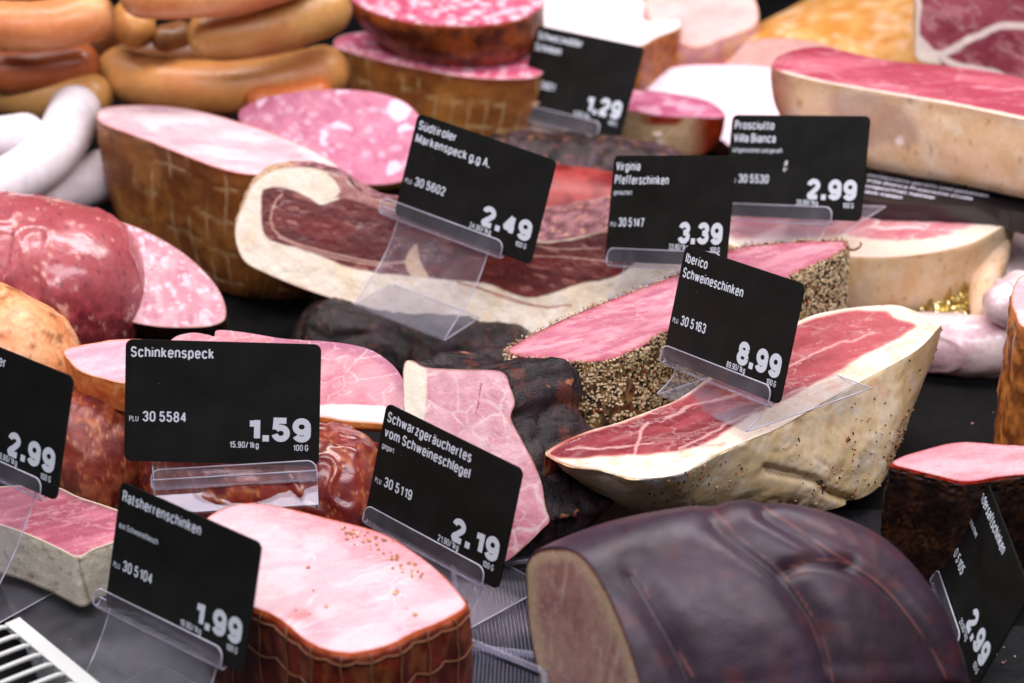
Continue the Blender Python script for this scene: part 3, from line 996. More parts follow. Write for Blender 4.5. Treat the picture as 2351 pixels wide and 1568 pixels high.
def hex_bump(V, u, v):
    f1, f2, _ = worley(V * [1, 1, 1.2], 3.2, 3)
    return -.9 * (1 - ss(0, .45, f2 - f1)) * -1 + 0


def pink(c1, c2, edgecol=(200, 70, 60), ew=5, k=.92, seed=0, dirn=(1, .3, 0)):
    def f(c):
        P = c.W
        col = mix(C(*c1), C(*c2), ss(.3, .7, fbm(stretch(P, dirn, 3), 7, seed)))
        col = mix(col, C(*c2) * 1.05, veins(stretch(P, dirn, 1.6), 12, .05, seed) * .6 * ss(.4, .6, fbm(P, 18, seed + 5)))
        col = mix(col, C(*c1) * .8, ss(.6, .8, fbm(stretch(P, dirn, 4), 3, seed + 2)) * .5)
        col = mix(col, C(*edgecol), 1 - ss(0, ew, c.edge + ew * (fbm(P, 3, seed + 4) - .5)))
        return col * k
    return f


piece('netted_ham', 'dark ham with honeycomb net marks and pale pink flat top, at the right', 'ham',
      [(2050,1066),(2066,1050),(2120,1033),(2200,1015),(2300,1020),(2420,1030),(2480,1060),(2420,1088),(2351,1090),(2290,1096),(2215,1106),(2150,1092),(2100,1080)],
      Plane(.066), pink((208, 144, 152), (228, 178, 184), (150, 30, 20), 4, .9, 3), skin_netdark,
      rings=[(0, 1), (.006, 1.02), (.025, 1.06), (.045, 1.0), (.064, .82)], mod=hex_bump, nv=60, noise=1, nmm=14, sm=M_darkskin, bump=.3)


# --- right edge smoked ham
def skin_orange(a, b, cc, seed=0, edge=None):
    def f(c):
        P = c.W
        col = mix(C(*a), C(*b), ss(.35, .65, fbm(P, 8, seed)))
        col = mix(col, C(*cc), ss(.5, .7, fbm(P, 5, seed + 3)) * .8)
        if edge is not None: col = mix(col, C(*edge), 1 - ss(0, .08, c.v))
        return col
    return f


piece('smoked_ham', 'golden brown smoked ham cut off by the right edge, standing on black', 'ham',
      [(2322,690),(2330,652),(2356,630),(2440,620),(2560,650),(2560,740),(2440,770),(2351,752),(2332,722)],
      Plane(.095), pink((240, 180, 185), (250, 210, 210), (200, 110, 50), 5), skin_orange((120, 62, 24), (206, 128, 56), (92, 44, 18), 4, (225, 130, 60)),
      rings=[(0, 1), (.02, 1.03), (.06, 1.05), (.092, .98)], noise=2, nmm=7, nv=50)


# --- long dry-cured ham in front of the 8.99 card
def paint_iber(c):
    P = c.W; px = c.px
    wob = 14 * (fbm(P, 7, 2) - .5)
    mus = sdist(px, [(1262,1042),(1290,1018),(1350,993),(1420,973),(1500,943),(1560,918),(1640,868),(1760,788),(1850,738),(1930,718),(1990,712),(2035,716),(2060,735),(2090,742),(2100,752),(2060,775),(1985,815),(1925,850),(1870,880),(1800,918),(1740,945),(1690,975),(1640,1008),(1590,1028),(1500,1042),(1400,1047),(1300,1052)]) + wob * .5
    m = ss(-3, 3, mus)
    S = stretch(P, (1, .62, 0), 3.5)
    meat = mix(C(128, 38, 44), C(158, 60, 66), ss(.35, .65, fbm(S, 7, 3)))
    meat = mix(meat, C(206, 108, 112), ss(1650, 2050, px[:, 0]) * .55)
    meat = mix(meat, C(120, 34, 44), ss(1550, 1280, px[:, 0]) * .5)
    v = veins(stretch(P, (1, .5, 0), 3.0), 12, .03, 4, 6) * ss(.5, .62, fbm(P, 11, 6)) * .8
    v2 = ss(.60, .68, fbm(stretch(P, (1, .62, 0), 7), 3, 9)) * .35
    for path, w in (([(1440, 1062), (1462, 1030), (1470, 990), (1490, 972)], 4), ([(1530, 960), (1620, 922), (1700, 905)], 3.5), ([(1560, 1030), (1650, 985), (1720, 950), (1850, 890)], 3),
                    ([(1300, 1032), (1420, 1028), (1500, 1018)], 2.5), ([(1790, 850), (1900, 800), (2010, 765)], 2.5)):
        d = seg_dist(px + wob[:, None] * .8, smooth_open(np.array(path, float), 20), False)
        v = np.maximum(v, 1 - ss(w * .4, w * 1.3, d))
    meat = mix(meat, C(226, 180, 174), np.clip(v * .65 + v2 * .4, 0, 1))
    fat = mix(C(234, 214, 190), C(244, 228, 210), fbm(P, 6, 5))
    fat = mix(fat, C(240, 206, 180), ss(12, 2, mus + 16) * 0)
    fat = mix(fat, C(236, 190, 150), ss(.56, .7, fbm(P, 8, 66)) * .5)
    fat = mix(fat, C(214, 150, 130), ss(.66, .7, fbm(stretch(P, (1, .6, 0), 3), 2, 67)) * .5)
    col = mix(fat, meat, m)
    col = mix(col, C(225, 130, 120), (1 - ss(0, 5, np.abs(mus))) * .4)
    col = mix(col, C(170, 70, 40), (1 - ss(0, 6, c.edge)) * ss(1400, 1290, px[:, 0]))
    return col * .93


def skin_iber(c):
    P = c.W; px = c.px
    col = mix(C(246, 222, 178), C(238, 210, 156), ss(.35, .65, fbm(P, 12, 5)))
    col = mix(col, C(255, 240, 214), ss(.45, .7, fbm(P, 7, 12)) * .7)
    col = mix(col, C(170, 150, 92), ss(.25, .8, c.v) * .7 * ss(1720, 1480, px[:, 0]))  # olive shading of the lower left, put into the rind colour
    col = mix(col, C(222, 150, 110), ss(.62, .75, fbm(P, 10, 18)) * .35)
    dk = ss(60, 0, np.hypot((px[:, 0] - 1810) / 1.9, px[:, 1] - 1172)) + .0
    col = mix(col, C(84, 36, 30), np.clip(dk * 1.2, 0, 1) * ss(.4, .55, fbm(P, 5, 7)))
    d = seg_dist(px, smooth_open(np.array([(1760, 1080), (1790, 1088), (1875, 1106), (1900, 1130), (1960, 1150)], float), 16), False)
    col = mix(col, C(120, 90, 50), (1 - ss(1, 7, d)) * .8)  # shade in the crease painted as a dark line along the groove
    fl = sdist(px + (fbm(P, 3, 44) - .5)[:, None] * 16, [(1440, 1070), (1600, 1050), (1585, 1085), (1560, 1108), (1530, 1104), (1515, 1122), (1470, 1108), (1450, 1090)], False)
    col = mix(col, C(255, 246, 232), ss(-2, 3, fl))
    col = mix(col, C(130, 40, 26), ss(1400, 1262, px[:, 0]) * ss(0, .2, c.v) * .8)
    return col * .92


top_l = [(1255,1042),(1310,1070),(1380,1078),(1460,1098),(1560,1088),(1640,1045),(1720,1010),(1794,978),(1930,900),(2040,842),(2110,800),(2150,758),(2163,740),(2145,731),(2110,718),(2060,701),(1990,703),(1920,712),(1850,730),(1760,780),(1640,860),(1560,915),(1500,940),(1420,970),(1350,990),(1290,1015)]
bot_l = [(1262,1052,.06),(1325,1105,.046),(1390,1145,.036),(1480,1186,.026),(1590,1200,.019),(1690,1197,.016),(1790,1188,.016),(1895,1172,.016),(1978,1146,.014),(2030,1104,.016),(2068,1010,.020),(2112,890,.032),(2140,800,.045),(2150,770,.052)]
def iber_sections(ol3):
    # ol3 is resampled by length; do the same for the lower outline, by nearest landmark parameter
    top = Plane(.066).hit(np.array(top_l, float))
    low = np.array([P3(*q) for q in bot_l] + [np.array([a[0], a[1], .004]) + np.array([-.005, .004, 0]) for a in top[14:]])
    m = len(top)
    # parameter of each ol3 point along the landmark polygon
    cl = np.vstack([smooth_closed(top, None)])
    lo = smooth_closed(low, None)
    d = ((ol3[:, None] - cl[None]) ** 2).sum(2).argmin(1)
    L = lo[d]
    # smooth the matched ring
    for _ in range(3): L = (np.roll(L, 1, 0) + L * 2 + np.roll(L, -1, 0)) / 4
    mid = ol3 * .5 + L * .5
    cen = mid.mean(0); o = mid - cen; o[:, 2] = 0; o /= np.linalg.norm(o, axis=1, keepdims=True)
    h = np.clip((ol3[:, 2] - L[:, 2]) / .06, 0, 1)[:, None]
    q1 = ol3 * .93 + L * .07 + o * .0015 * h
    return [ol3, q1, mid + o * .005 * h, ol3 * .2 + L * .8 + o * .003 * h, L]


def iber_mod(V, u, v):
    q = to_px(V)
    d = seg_dist(q, smooth_open(np.array([(1760, 1080), (1790, 1088), (1875, 1106), (1900, 1130), (1960, 1150)], float), 16), False)
    return 1.8 * (fbm(V, 34, 8, 2) - .5) * 2 - 3.0 * np.exp(-(d / 11) ** 2) - .4 * (1 - ss(0, .10, np.abs(fbm(V, 26, 5, 2) - .5) * 2))


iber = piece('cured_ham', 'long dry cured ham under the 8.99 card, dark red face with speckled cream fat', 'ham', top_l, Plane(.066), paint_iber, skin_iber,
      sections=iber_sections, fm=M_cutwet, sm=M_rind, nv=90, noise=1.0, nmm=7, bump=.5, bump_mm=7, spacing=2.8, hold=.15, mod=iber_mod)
n = iber.side.n
Fq = grid_faces(iber.side.nv, n)
def want(P):
    q = to_px(P); return (.06 + ss(.52, .7, fbm(P, 16, 4)) * 1.2 + ss(1880, 2000, q[:, 0]) * ss(900, 1000, q[:, 1]) * .8) * (P[:, 1] < .06) * ss(1400, 1600, q[:, 0])
P, Nn = surface_points(iber.V, Fq.tolist(), 520, want)
cen = iber.V.mean(0); sg = np.sign(((P - cen) * Nn).sum(1))[:, None]
tc = rng.random(len(P))
specks(iber.root, P, Nn * sg, .00025, .0008, M_crust, 'spice_specks', np.where((tc < .45)[:, None], C(60, 42, 34), np.where((tc < .8)[:, None], C(165, 100, 50), C(205, 170, 130))))


# --- pepper coated ham
def paint_pep(c):
    P = c.W; px = c.px
    S = stretch(P, (1, .55, 0), 4)
    col = mix(C(194, 112, 130), C(214, 146, 158), ss(.35, .65, fbm(S, 4, 3)))
    col = mix(col, C(238, 180, 188), ss(.6, .72, fbm(S, 5, 13)) * .6)
    col = mix(col, C(246, 210, 205), veins(S, 7, .05, 4) * .45 * ss(.5, .65, fbm(P, 12, 2)))
    col = mix(col, C(176, 62, 78), (1 - ss(0, 16, c.edge)) * .6)
    col = mix(col, C(110, 40, 40), 1 - ss(0, 3.5, c.edge))
    return col * .85


def skin_pep(c):
    P = c.W
    col = mix(C(70, 44, 28), C(150, 120, 78), ss(.4, .62, fbm(P, 4, 5)))
    return mix(col, C(86, 30, 26), ss(.58, .68, fbm(P, 12, 3)))


pep = piece('pepper_coated_ham', 'pink ham with a crust of crushed pepper on its sides, under the 3.39 card', 'ham',
      [(1160,808),(1200,780),(1290,735),(1410,685),(1530,640),(1640,592),(1700,567),(1800,557),(1900,552),(1945,556),(1932,580),(1885,602),(1840,622),(1760,667),(1660,712),(1570,747),(1520,767),(1480,792),(1440,813),(1400,826),(1340,833),(1260,827),(1200,820)],
      Plane(.072), paint_pep, skin_pep, rings=[(0, 1), (.004, 1.005), (.03, 1.01), (.07, .99)], noise=1.6, nmm=8, nv=40, bump=.35, skin_name='side', spacing=2.8)
Fq = grid_faces(pep.side.nv, pep.side.n)
gap = lambda P: .12 + ss(.66, .56, fbm(P, 14, 3)) + 1.0 * (P[:, 0] > .11)
P, Nn = surface_points(pep.V, Fq.tolist(), 24000, gap)
cen = pep.V.mean(0); v_ = P - cen; v_[:, 2] = 0; sg = np.sign((v_ * Nn).sum(1))[:, None]
tc = rng.random(len(P)); shade = fbm(P, 9, 21)
gc = mix(C(206, 180, 140), C(236, 218, 184), rng.random(len(P)))
gc = mix(gc, C(150, 130, 70), ss(.45, .7, shade) * .5)
gc = np.where((tc < .27)[:, None], C(38, 32, 30), gc); gc = np.where((tc > .96)[:, None], C(150, 50, 30), gc)
specks(pep.root, P, Nn * sg, .0004, .0010, M_crust, 'pepper_crust', gc)
# crumbs along the top rim
i = rng.integers(0, pep.side.n, 700); P = pep.V[i] + rng.normal(size=(700, 3)) * .0007 + (0, 0, .0002)
specks(pep.root, P, rep((0, 0, 1), 700), .0003, .0007, M_crust, 'rim_crumbs', mix(C(170, 125, 90), C(226, 200, 160), rng.random(700)) * .8)


tw = tube(smooth_open([P3(1938, 560, .072), P3(1950, 572, .071), P3(1966, 572, .072), P3(1977, 562, .074), P3(1975, 556, .075)], 14), np.linspace(.0011, .0005, 14), 6)
mesh_obj('dry_string_end', tw[0], tw[1], M_string, pep.root)


# --- pork with black bark
def paint_bark(c):
    P = c.W; px = c.px
    col = mix(C(226, 160, 170), C(240, 186, 192), ss(.35, .65, fbm(P, 8, 3)))
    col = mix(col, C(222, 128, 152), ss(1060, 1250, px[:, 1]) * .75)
    v = veins(P, 15, .10, 6, 5) * ss(.3, .5, fbm(P, 20, 2)) * .8
    col = mix(col, C(250, 222, 218), np.clip(v, 0, 1))
    v = veins(P, 7, .07, 16, 3) * ss(.5, .6, fbm(P, 14, 12)) * .55
    col = mix(col, C(250, 222, 218), v)
    fatd = sdist(px, [(925,832),(945,826),(978,840),(978,900),(975,960),(968,1010),(960,1100),(900,1100),(920,900)]) + 5 * (fbm(P, 5, 4) - .5)
    col = mix(col, C(250, 240, 216), ss(-2, 3, fatd))
    d = seg_dist(px + (fbm(P, 2, 3) - .5)[:, None] * 4, [(1105, 880), (1100, 915), (1092, 950)], False)
    col = mix(col, C(150, 30, 50), (1 - ss(.6, 2, d)) * ss(.4, .5, fbm(P, 2, 8)))
    right = sdist(px, [(925,832),(975,843),(1150,853),(1175,920),(1168,960),(1196,1010),(1221,1060),(1240,1110),(1247,1160),(1256,1195),(1240,1215),(1205,1250),(1155,1290),(1100,1300),(900,1300)], False)
    col = mix(col, C(176, 110, 90), (1 - ss(0, 5, c.edge + 4 * (fbm(P, 2, 1) - .5))))
    return col * .9


def skin_bark(c):
    P = c.W
    col = mix(C(20, 13, 15), C(42, 28, 32), ss(.35, .65, fbm(stretch(P, (0, 0, 1), 2.5), 4, 5)))
    col = mix(col, C(92, 44, 34), ss(.56, .74, fbm(stretch(P, (0, 0, 1), 2), 7, 8)) * .7)
    col = mix(col, C(196, 120, 84), ss(.76, .80, fbm(stretch(P, (1, 0, .3), 2), 6, 31)) * .6)
    col = mix(col, C(90, 52, 30), (1 - ss(0, .06, c.v)) * .8)
    return col


def bark_mod(V, u, v):
    r = np.abs(fbm(V, 22, 3, 2) - .5) * 2
    return -2.2 * (1 - ss(0, .3, r)) + 4 * (fbm(V, 24, 8, 2) - .5) - .5 * (1 - ss(0, .25, np.abs(fbm(V, 8, 13, 2) - .5) * 2))


def bark_sections(ol3):
    out = [ol3]
    c = ol3.mean(0)
    for d, s in ((.004, 1.01), (.014, 1.03), (.026, 1.0), (.034, .9)):
        out.append(c + (ol3 - c) * s + np.array([1.0, .55, -.05]) * d)
    return out


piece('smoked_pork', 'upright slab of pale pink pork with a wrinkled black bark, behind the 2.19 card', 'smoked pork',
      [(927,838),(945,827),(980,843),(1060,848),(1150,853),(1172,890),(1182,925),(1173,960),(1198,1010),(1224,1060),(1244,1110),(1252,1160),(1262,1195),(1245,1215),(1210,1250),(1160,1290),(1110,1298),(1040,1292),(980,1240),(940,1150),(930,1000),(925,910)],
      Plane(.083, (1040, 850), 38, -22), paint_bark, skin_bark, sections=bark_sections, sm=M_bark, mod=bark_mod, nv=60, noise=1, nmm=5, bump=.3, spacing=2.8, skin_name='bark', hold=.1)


# --- Schinkenspeck slab behind the level card
def paint_speck(c):
    P = c.W; px = c.px
    S = stretch(P, (1, .3, .2), 2.2)
    meat = mix(C(212, 130, 142), C(228, 162, 170), ss(.35, .65, fbm(S, 7, 3)))
    meat = mix(meat, C(176, 104, 134), (1 - ss(4, 30, seg_dist(px, [(640, 775), (740, 783), (850, 803), (885, 825), (912, 850), (927, 885)], False))) * .7)
    v = veins(S, 13, .05, 8, 4) * ss(.42, .55, fbm(P, 12, 6))
    v = np.maximum(v, veins(S, 6, .06, 5, 2) * ss(.52, .62, fbm(P, 10, 9)) * .8)
    meat = mix(meat, C(248, 216, 212), v * .8)
    fd = px[:, 1] - np.interp(px[:, 0], [300, 735, 800, 860, 928], [890, 930, 927, 930, 938]) + 5 * (fbm(P, 6, 4) - .5)
    col = mix(meat, C(255, 244, 238), ss(-2, 3, fd))
    col = mix(col, C(205, 130, 70), (1 - ss(0, 7, c.edge)) * ss(940, 965, px[:, 1]))
    return col * .9


speck_skin = skin_orange((178, 100, 42), (206, 128, 58), (120, 56, 26), 7, (226, 150, 80))
piece('smoked_bacon', 'pink smoked bacon slab with white fat and orange rind, behind the level 1.59 card', 'smoked bacon',
      [(390,800),(400,775),(440,764),(475,768),(492,772),(500,758),(560,763),(640,776),(700,781),(740,783),(800,790),(850,803),(885,824),(912,850),(928,882),(931,925),(928,970),(900,975),(850,972),(790,968),(735,958),(600,950),(480,930),(410,880)],
      Plane(.075, (735, 800), 52, -4), paint_speck, speck_skin, sections=lambda o: dropped(o, [(0, 1), (.0025, 1.004, 0, -.0005), (.006, 1.0, 0, .003), (.012, .97, 0, .012)]), noise=.4, nmm=6, spacing=2.8, bump=.35)
piece('smoked_bacon', 'small pink bacon end with orange rind on top of the red netted ham', 'smoked bacon',
      [(150,802),(230,785),(262,780),(330,780),(370,800),(380,835),(330,872),(283,880),(240,870),(192,856),(162,832)],
      Plane(.078), pink((232, 160, 175), (244, 190, 198), (226, 140, 90), 4, .9, 12), skin_orange((226, 132, 66), (238, 158, 90), (206, 96, 50), 9, (240, 190, 130)),
      rings=[(0, 1), (.004, 1.0), (.010, .98), (.016, .9)], noise=.6)


# --- block with white mould rind, left foreground
def paint_mould(c):
    P = c.W; px = c.px
    S = stretch(P, (1, .5, 0), 4)
    col = mix(C(168, 78, 98), C(198, 112, 130), ss(.35, .65, fbm(S, 6, 3)))
    col = mix(col, C(226, 160, 165), (veins(S, 8, .05, 2) * .5 + ss(.62, .7, fbm(S, 2.5, 9)) * .5))
    col = mix(col, C(100, 44, 56), (1 - ss(0, 20, seg_dist(px, [(130, 1118), (180, 1138), (270, 1170)], False))) * .7)
    col = mix(col, C(238, 224, 190), 1 - ss(0, 4, c.edge))
    return col * .9


def skin_mould(c):
    P = c.W
    col = mix(C(238, 230, 200), C(246, 240, 220), fbm(P, 5, 4))
    col = mix(col, C(150, 110, 78), ss(.62, .72, fbm(P, 3, 9)) * .5)
    d = seg_dist(c.px, [(180, 1277), (188, 1320), (205, 1380)], False)
    return mix(col, C(130, 84, 56), (1 - ss(1, 5, d)) * .6) * .95


piece('cured_ham', 'rosy cured ham block with chalky white mould rind, left foreground', 'ham',
      [(-70,1150),(-40,1125),(0,1117),(60,1114),(130,1118),(180,1140),(240,1160),(300,1182),(330,1205),(305,1228),(262,1245),(215,1262),(178,1279),(140,1262),(100,1243),(50,1222),(0,1205),(-60,1190)],
      Plane(.050), paint_mould, skin_mould, rings=[(0, 1), (.003, 1.0), (.014, .99), (.026, .96)], fm=M_cutwet, sm=M_mould, noise=.6, nmm=4)


# --- netted / wrapped red hams behind and under the 1.59 card
def skin_red(seed, a=(110, 34, 24), b=(176, 66, 36), hi=(226, 130, 60)):
    def f(c):
        P = c.W
        col = mix(C(*a), C(*b), ss(.35, .65, fbm(P, 9, seed)))
        col = mix(col, C(*hi), ss(.56, .7, fbm(P, 6, seed + 4)) * .7)
        col = mix(col, C(88, 20, 30), ss(.55, .75, fbm(P, 14, seed + 9)) * .6)
        f1, f2, _ = worley(warp(P, 8, 1.5, seed), 11, seed)
        return mix(col, C(214, 140, 84), (1 - ss(0, .05, f2 - f1)) * .5)
    return f


def log(kind, label, cat, axis, radii, paint, mt, group=None, part=None, **k):
    """a rounded whole piece as one mesh"""
    V, F, c = log_mesh(axis, radii, **k)
    base = V.mean(0); base[2] = V[:, 2].min()
    if part:
        root = thing(kind, label, cat, tuple(base), group)
        o = mesh_obj(part, V, F, mt, root, paint(c)); c.root = root
    else:
        o = mesh_obj(kind, V - base, F, mt, None, paint(c)); o.location = base
        tag(o, label, cat, group); c.root = o
    c.V, c.F = V, F
    return c


def cell_mod(mm, depth, seed):
    def f(V, u, v):
        f1, f2, _ = worley(warp(V, 8, 1.5, seed), mm, seed)
        return -depth * (1 - ss(0, .18, f2 - f1))
    return f


log('netted_ham', 'red brown netted smoked ham lying between the two left cards', 'ham',
    [P3(60, 1050, .030), P3(200, 1075, .030), P3(350, 1095, .028)], [.034, .037, .034], skin_red(3, (98, 34, 28), (140, 58, 42), (176, 96, 62)), M_skin, noise=1.2, nmm=14, mod=cell_mod(15, .8, 3), n=110, m=110, endr=.03)
wr = log('wrapped_ham', 'shiny red smoked ham in clear film, under the bacon slab behind the 1.59 card', 'ham',
    [P3(330, 1100, .03), P3(520, 1120, .03), P3(700, 1130, .028), P3(900, 1150, .026)], [.028, .032, .032, .028], skin_red(8, (104, 28, 22), (132, 44, 32), (160, 76, 44)), M_wrap, noise=1.6, nmm=16, mod=lambda V, u, v: 1.6 * (1 - ss(0, .12, np.abs(fbm(V, 22, 9, 2) - .5) * 2)), n=130, m=150, endr=.02)


# ================================================================== left, middle
def skin_chunk(c):
    P = c.W
    col = mix(C(222, 140, 86), C(236, 172, 118), ss(.35, .65, fbm(stretch(P, (1, 0, -.8), 3), 5, 5)))
    col = mix(col, C(150, 84, 44), ss(.56, .68, fbm(P, 7, 8)) * .8)
    return mix(col, C(245, 200, 150), ss(.62, .72, fbm(P, 4, 2)) * .5) * .9


log('smoked_pork', 'orange golden smoked pork piece behind the card at the left edge', 'smoked pork',
    [P3(-140, 800, .055), P3(-20, 850, .055), P3(60, 900, .052), P3(130, 960, .046)], [.040, .040, .036, .026], skin_chunk, M_skin, noise=2.6, nmm=16, n=110, m=110, endr=.03)


def skin_wrapred(c):
    P = c.W; px = c.px
    col = mix(C(176, 80, 86), C(192, 100, 104), ss(.35, .65, fbm(P, 14, 5)))
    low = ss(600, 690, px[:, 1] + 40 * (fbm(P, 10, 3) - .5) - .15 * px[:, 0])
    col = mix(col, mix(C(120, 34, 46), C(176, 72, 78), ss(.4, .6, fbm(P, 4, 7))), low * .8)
    col = mix(col, C(236, 176, 160), ss(.68, .74, fbm(P, 4, 12)) * .8)
    return mix(col, C(90, 50, 60), ss(.70, .75, fbm(P, 2.2, 22)) * .6) * .85


def fold_mod(V, u, v):
    return 1.1 * (1 - ss(0, .05, np.abs(fbm(V, 34, 9, 2) - .5))) + .7 * (1 - ss(0, .03, np.abs(fbm(V, 20, 19, 2) - .5)))


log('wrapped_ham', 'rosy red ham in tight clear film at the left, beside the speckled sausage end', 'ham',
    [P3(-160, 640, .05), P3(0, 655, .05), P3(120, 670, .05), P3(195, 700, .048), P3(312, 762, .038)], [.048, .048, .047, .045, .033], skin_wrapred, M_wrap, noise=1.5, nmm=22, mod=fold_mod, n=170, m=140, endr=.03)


def paint_brawn(c):
    P = c.W
    col = mix(C(214, 148, 160), C(232, 182, 188), ss(.35, .65, fbm(P, 6, 3)))
    f1, f2, cid = worley(warp(P, 4, 2.2, 4), 5, 4)
    col = mix(col, C(246, 216, 222), ss(.10, .25, f2 - f1) * (cid > .78) * .8)
    col = mix(col, C(196, 108, 130), ss(.05, .3, f2 - f1) * (cid < .2) * .6)
    f1, f2, cid = worley(warp(P, 3, 1, 9), 3.2, 14)
    col = mix(col, C(248, 222, 228), ss(.06, .3, f2 - f1) * (cid > .7) * .7)
    col = mix(col, C(200, 120, 140), ss(.06, .3, f2 - f1) * (cid < .15) * .5)
    return mix(col, C(170, 110, 90), 1 - ss(0, 4, c.edge)) * .88


brown_skin = skin_orange((104, 62, 28), (160, 100, 44), (84, 46, 22), 21, (150, 60, 30))
piece('sausage_end', 'large cut sausage with white and pink speckles, behind the rosy wrapped ham', 'sausage',
      [(60,540),(100,502),(160,489),(240,499),(330,528),(420,580),(480,635),(510,680),(519,720),(505,742),(450,752),(345,748),(240,720),(150,670),(80,610)],
      Plane(.045, (400, 740), 48, 12), paint_brawn, skin_orange((50, 32, 24), (84, 56, 36), (40, 24, 18), 2, (150, 90, 50)),
      rings=[(0, 1), (.005, 1.0, 0, .004), (.014, .98, 0, .012), (.03, .93, 0, .03)], noise=.5)


def paint_white(c):
    P = c.W; S = stretch(P, (1, -.4, 0), 2.5)
    col = mix(C(232, 190, 196), C(246, 218, 220), ss(.35, .65, fbm(S, 8, 3)))
    col = mix(col, C(216, 156, 170), ss(.52, .72, fbm(S, 9, 6)) * .6)
    return mix(col, C(190, 90, 60), 1 - ss(0, 4, c.edge)) * .84


def skin_net_brown(c):
    P = c.W
    col = mix(C(126, 72, 34), C(164, 102, 48), ss(.3, .7, fbm(P, 22, 3)))
    col = mix(col, C(196, 136, 66), ss(.5, .72, fbm(P, 16, 13)) * .5)
    col = mix(col, C(110, 40, 24), (1 - ss(.0, .08, c.v)) * .7)
    # pale net lines
    a = np.abs(((c.u * 26 + .12 * np.sin(c.v * 9)) % 1) - .5) * 2; b = np.abs(((c.v * 5 + .1 * np.sin(c.u * 40)) % 1) - .5) * 2
    k = np.maximum(ss(.82, .96, a), ss(.84, .97, b)) * ss(.42, .62, fbm(P, 16, 8))
    return mix(col, C(226, 196, 140), k * .6)


grid_mod = lambda V, u, v: -.7 * ss(.8, 1, np.abs(((u * 26 + .12 * np.sin(v * 9)) % 1) - .5) * 2) - .5 * ss(.85, 1, np.abs(((v * 5 + .1 * np.sin(u * 40)) % 1) - .5) * 2)
piece('netted_ham', 'tall ham with almost white top and golden brown net marked sides', 'ham',
      [(222,264),(238,248),(300,241),(380,243),(460,255),(560,284),(640,310),(720,345),(768,374),(781,392),(765,403),(715,408),(640,404),(560,400),(500,386),(430,360),(330,320),(260,295),(230,281)],
      Plane(.080), paint_white, skin_net_brown, rings=[(0, 1), (.01, 1.005), (.03, .99), (.05, .94), (.07, .84), (.08, .72)], noise=.8, nmm=12, mod=grid_mod, nv=50)


# --- bierschinken with fat lumps
def lumps(base1, base2, fatc, mm, thr, edgec, k=.9, seed=0):
    def f(c):
        P = c.W
        col = mix(C(*base1), C(*base2), ss(.35, .65, fbm(P, 7, 3 + seed)))
        f1, f2, cid = worley(warp(P, 5, 1.6, seed), mm, seed + 2)
        col = mix(col, C(*fatc), ss(.10, .17, f2 - f1) * ss(.75, .6, f1) * (cid > thr))
        f1, f2, cid = worley(warp(P, 4, 1, seed), mm * .4, seed + 12)
        col = mix(col, C(*fatc), ss(.08, .3, f2 - f1) * (cid > .78) * .4)
        return mix(col, C(*edgec), 1 - ss(0, 4, c.edge)) * k
    return f


piece('sausage_end', 'pink cooked sausage end with large white fat lumps, behind the 2.49 card', 'sausage',
      [(548,268),(580,235),(640,217),(720,207),(800,206),(870,214),(920,230),(955,257),(978,300),(980,345),(960,395),(915,418),(850,424),(790,416),(700,400),(600,350)],
      Plane(.045, (850, 420), 50, 5), lumps((196, 104, 136), (212, 126, 152), (244, 206, 224), 13, .78, (200, 110, 120)), skin_orange((110, 84, 30), (150, 116, 50), (90, 66, 24), 3, (190, 160, 90)),
      rings=[(0, 1), (.006, 1.0, 0, .004), (.012, .98, 0, .012), (.03, .93, 0, .03)], noise=.4)
pcb = piece('sausage_end', 'broad dark skinned sausage half with pink and white cut top, below the boat shaped one', 'sausage',
      [(766,108),(775,86),(820,75),(880,71),(1000,74),(1120,92),(1225,130),(1250,158),(1225,178),(1150,182),(1080,178),(1000,166),(900,146),(830,128),(782,114)],
      Plane(.075), lumps((206, 84, 116), (220, 110, 140), (250, 190, 205), 5, .5, (222, 170, 160), .85, 5), skin_net_brown,
      rings=[(0, 1), (.02, 1.0), (.04, .96), (.055, .88), (.07, .75)], noise=.8, nmm=12, mod=grid_mod, nv=40)
piece('sausage_end', 'boat shaped dark brown sausage half lying cut side up on the broad one, top centre', 'sausage',
      [(806,-6),(830,16),(870,34),(930,50),(1000,59),(1100,60),(1180,49),(1225,30),(1250,2),(1200,-28),(1100,-45),(950,-48),(850,-30)],
      Plane(.105), lumps((206, 84, 116), (220, 110, 140), (255, 215, 225), 7, .5, (150, 60, 40), .85, 9), skin_orange((96, 40, 20), (150, 76, 34), (60, 26, 16), 5, (190, 90, 40)),
      rings=[(0, 1), (.008, .99), (.02, .92, .004, 0), (.03, .75, .006, 0), (.036, .45, .006, 0)], noise=.5)


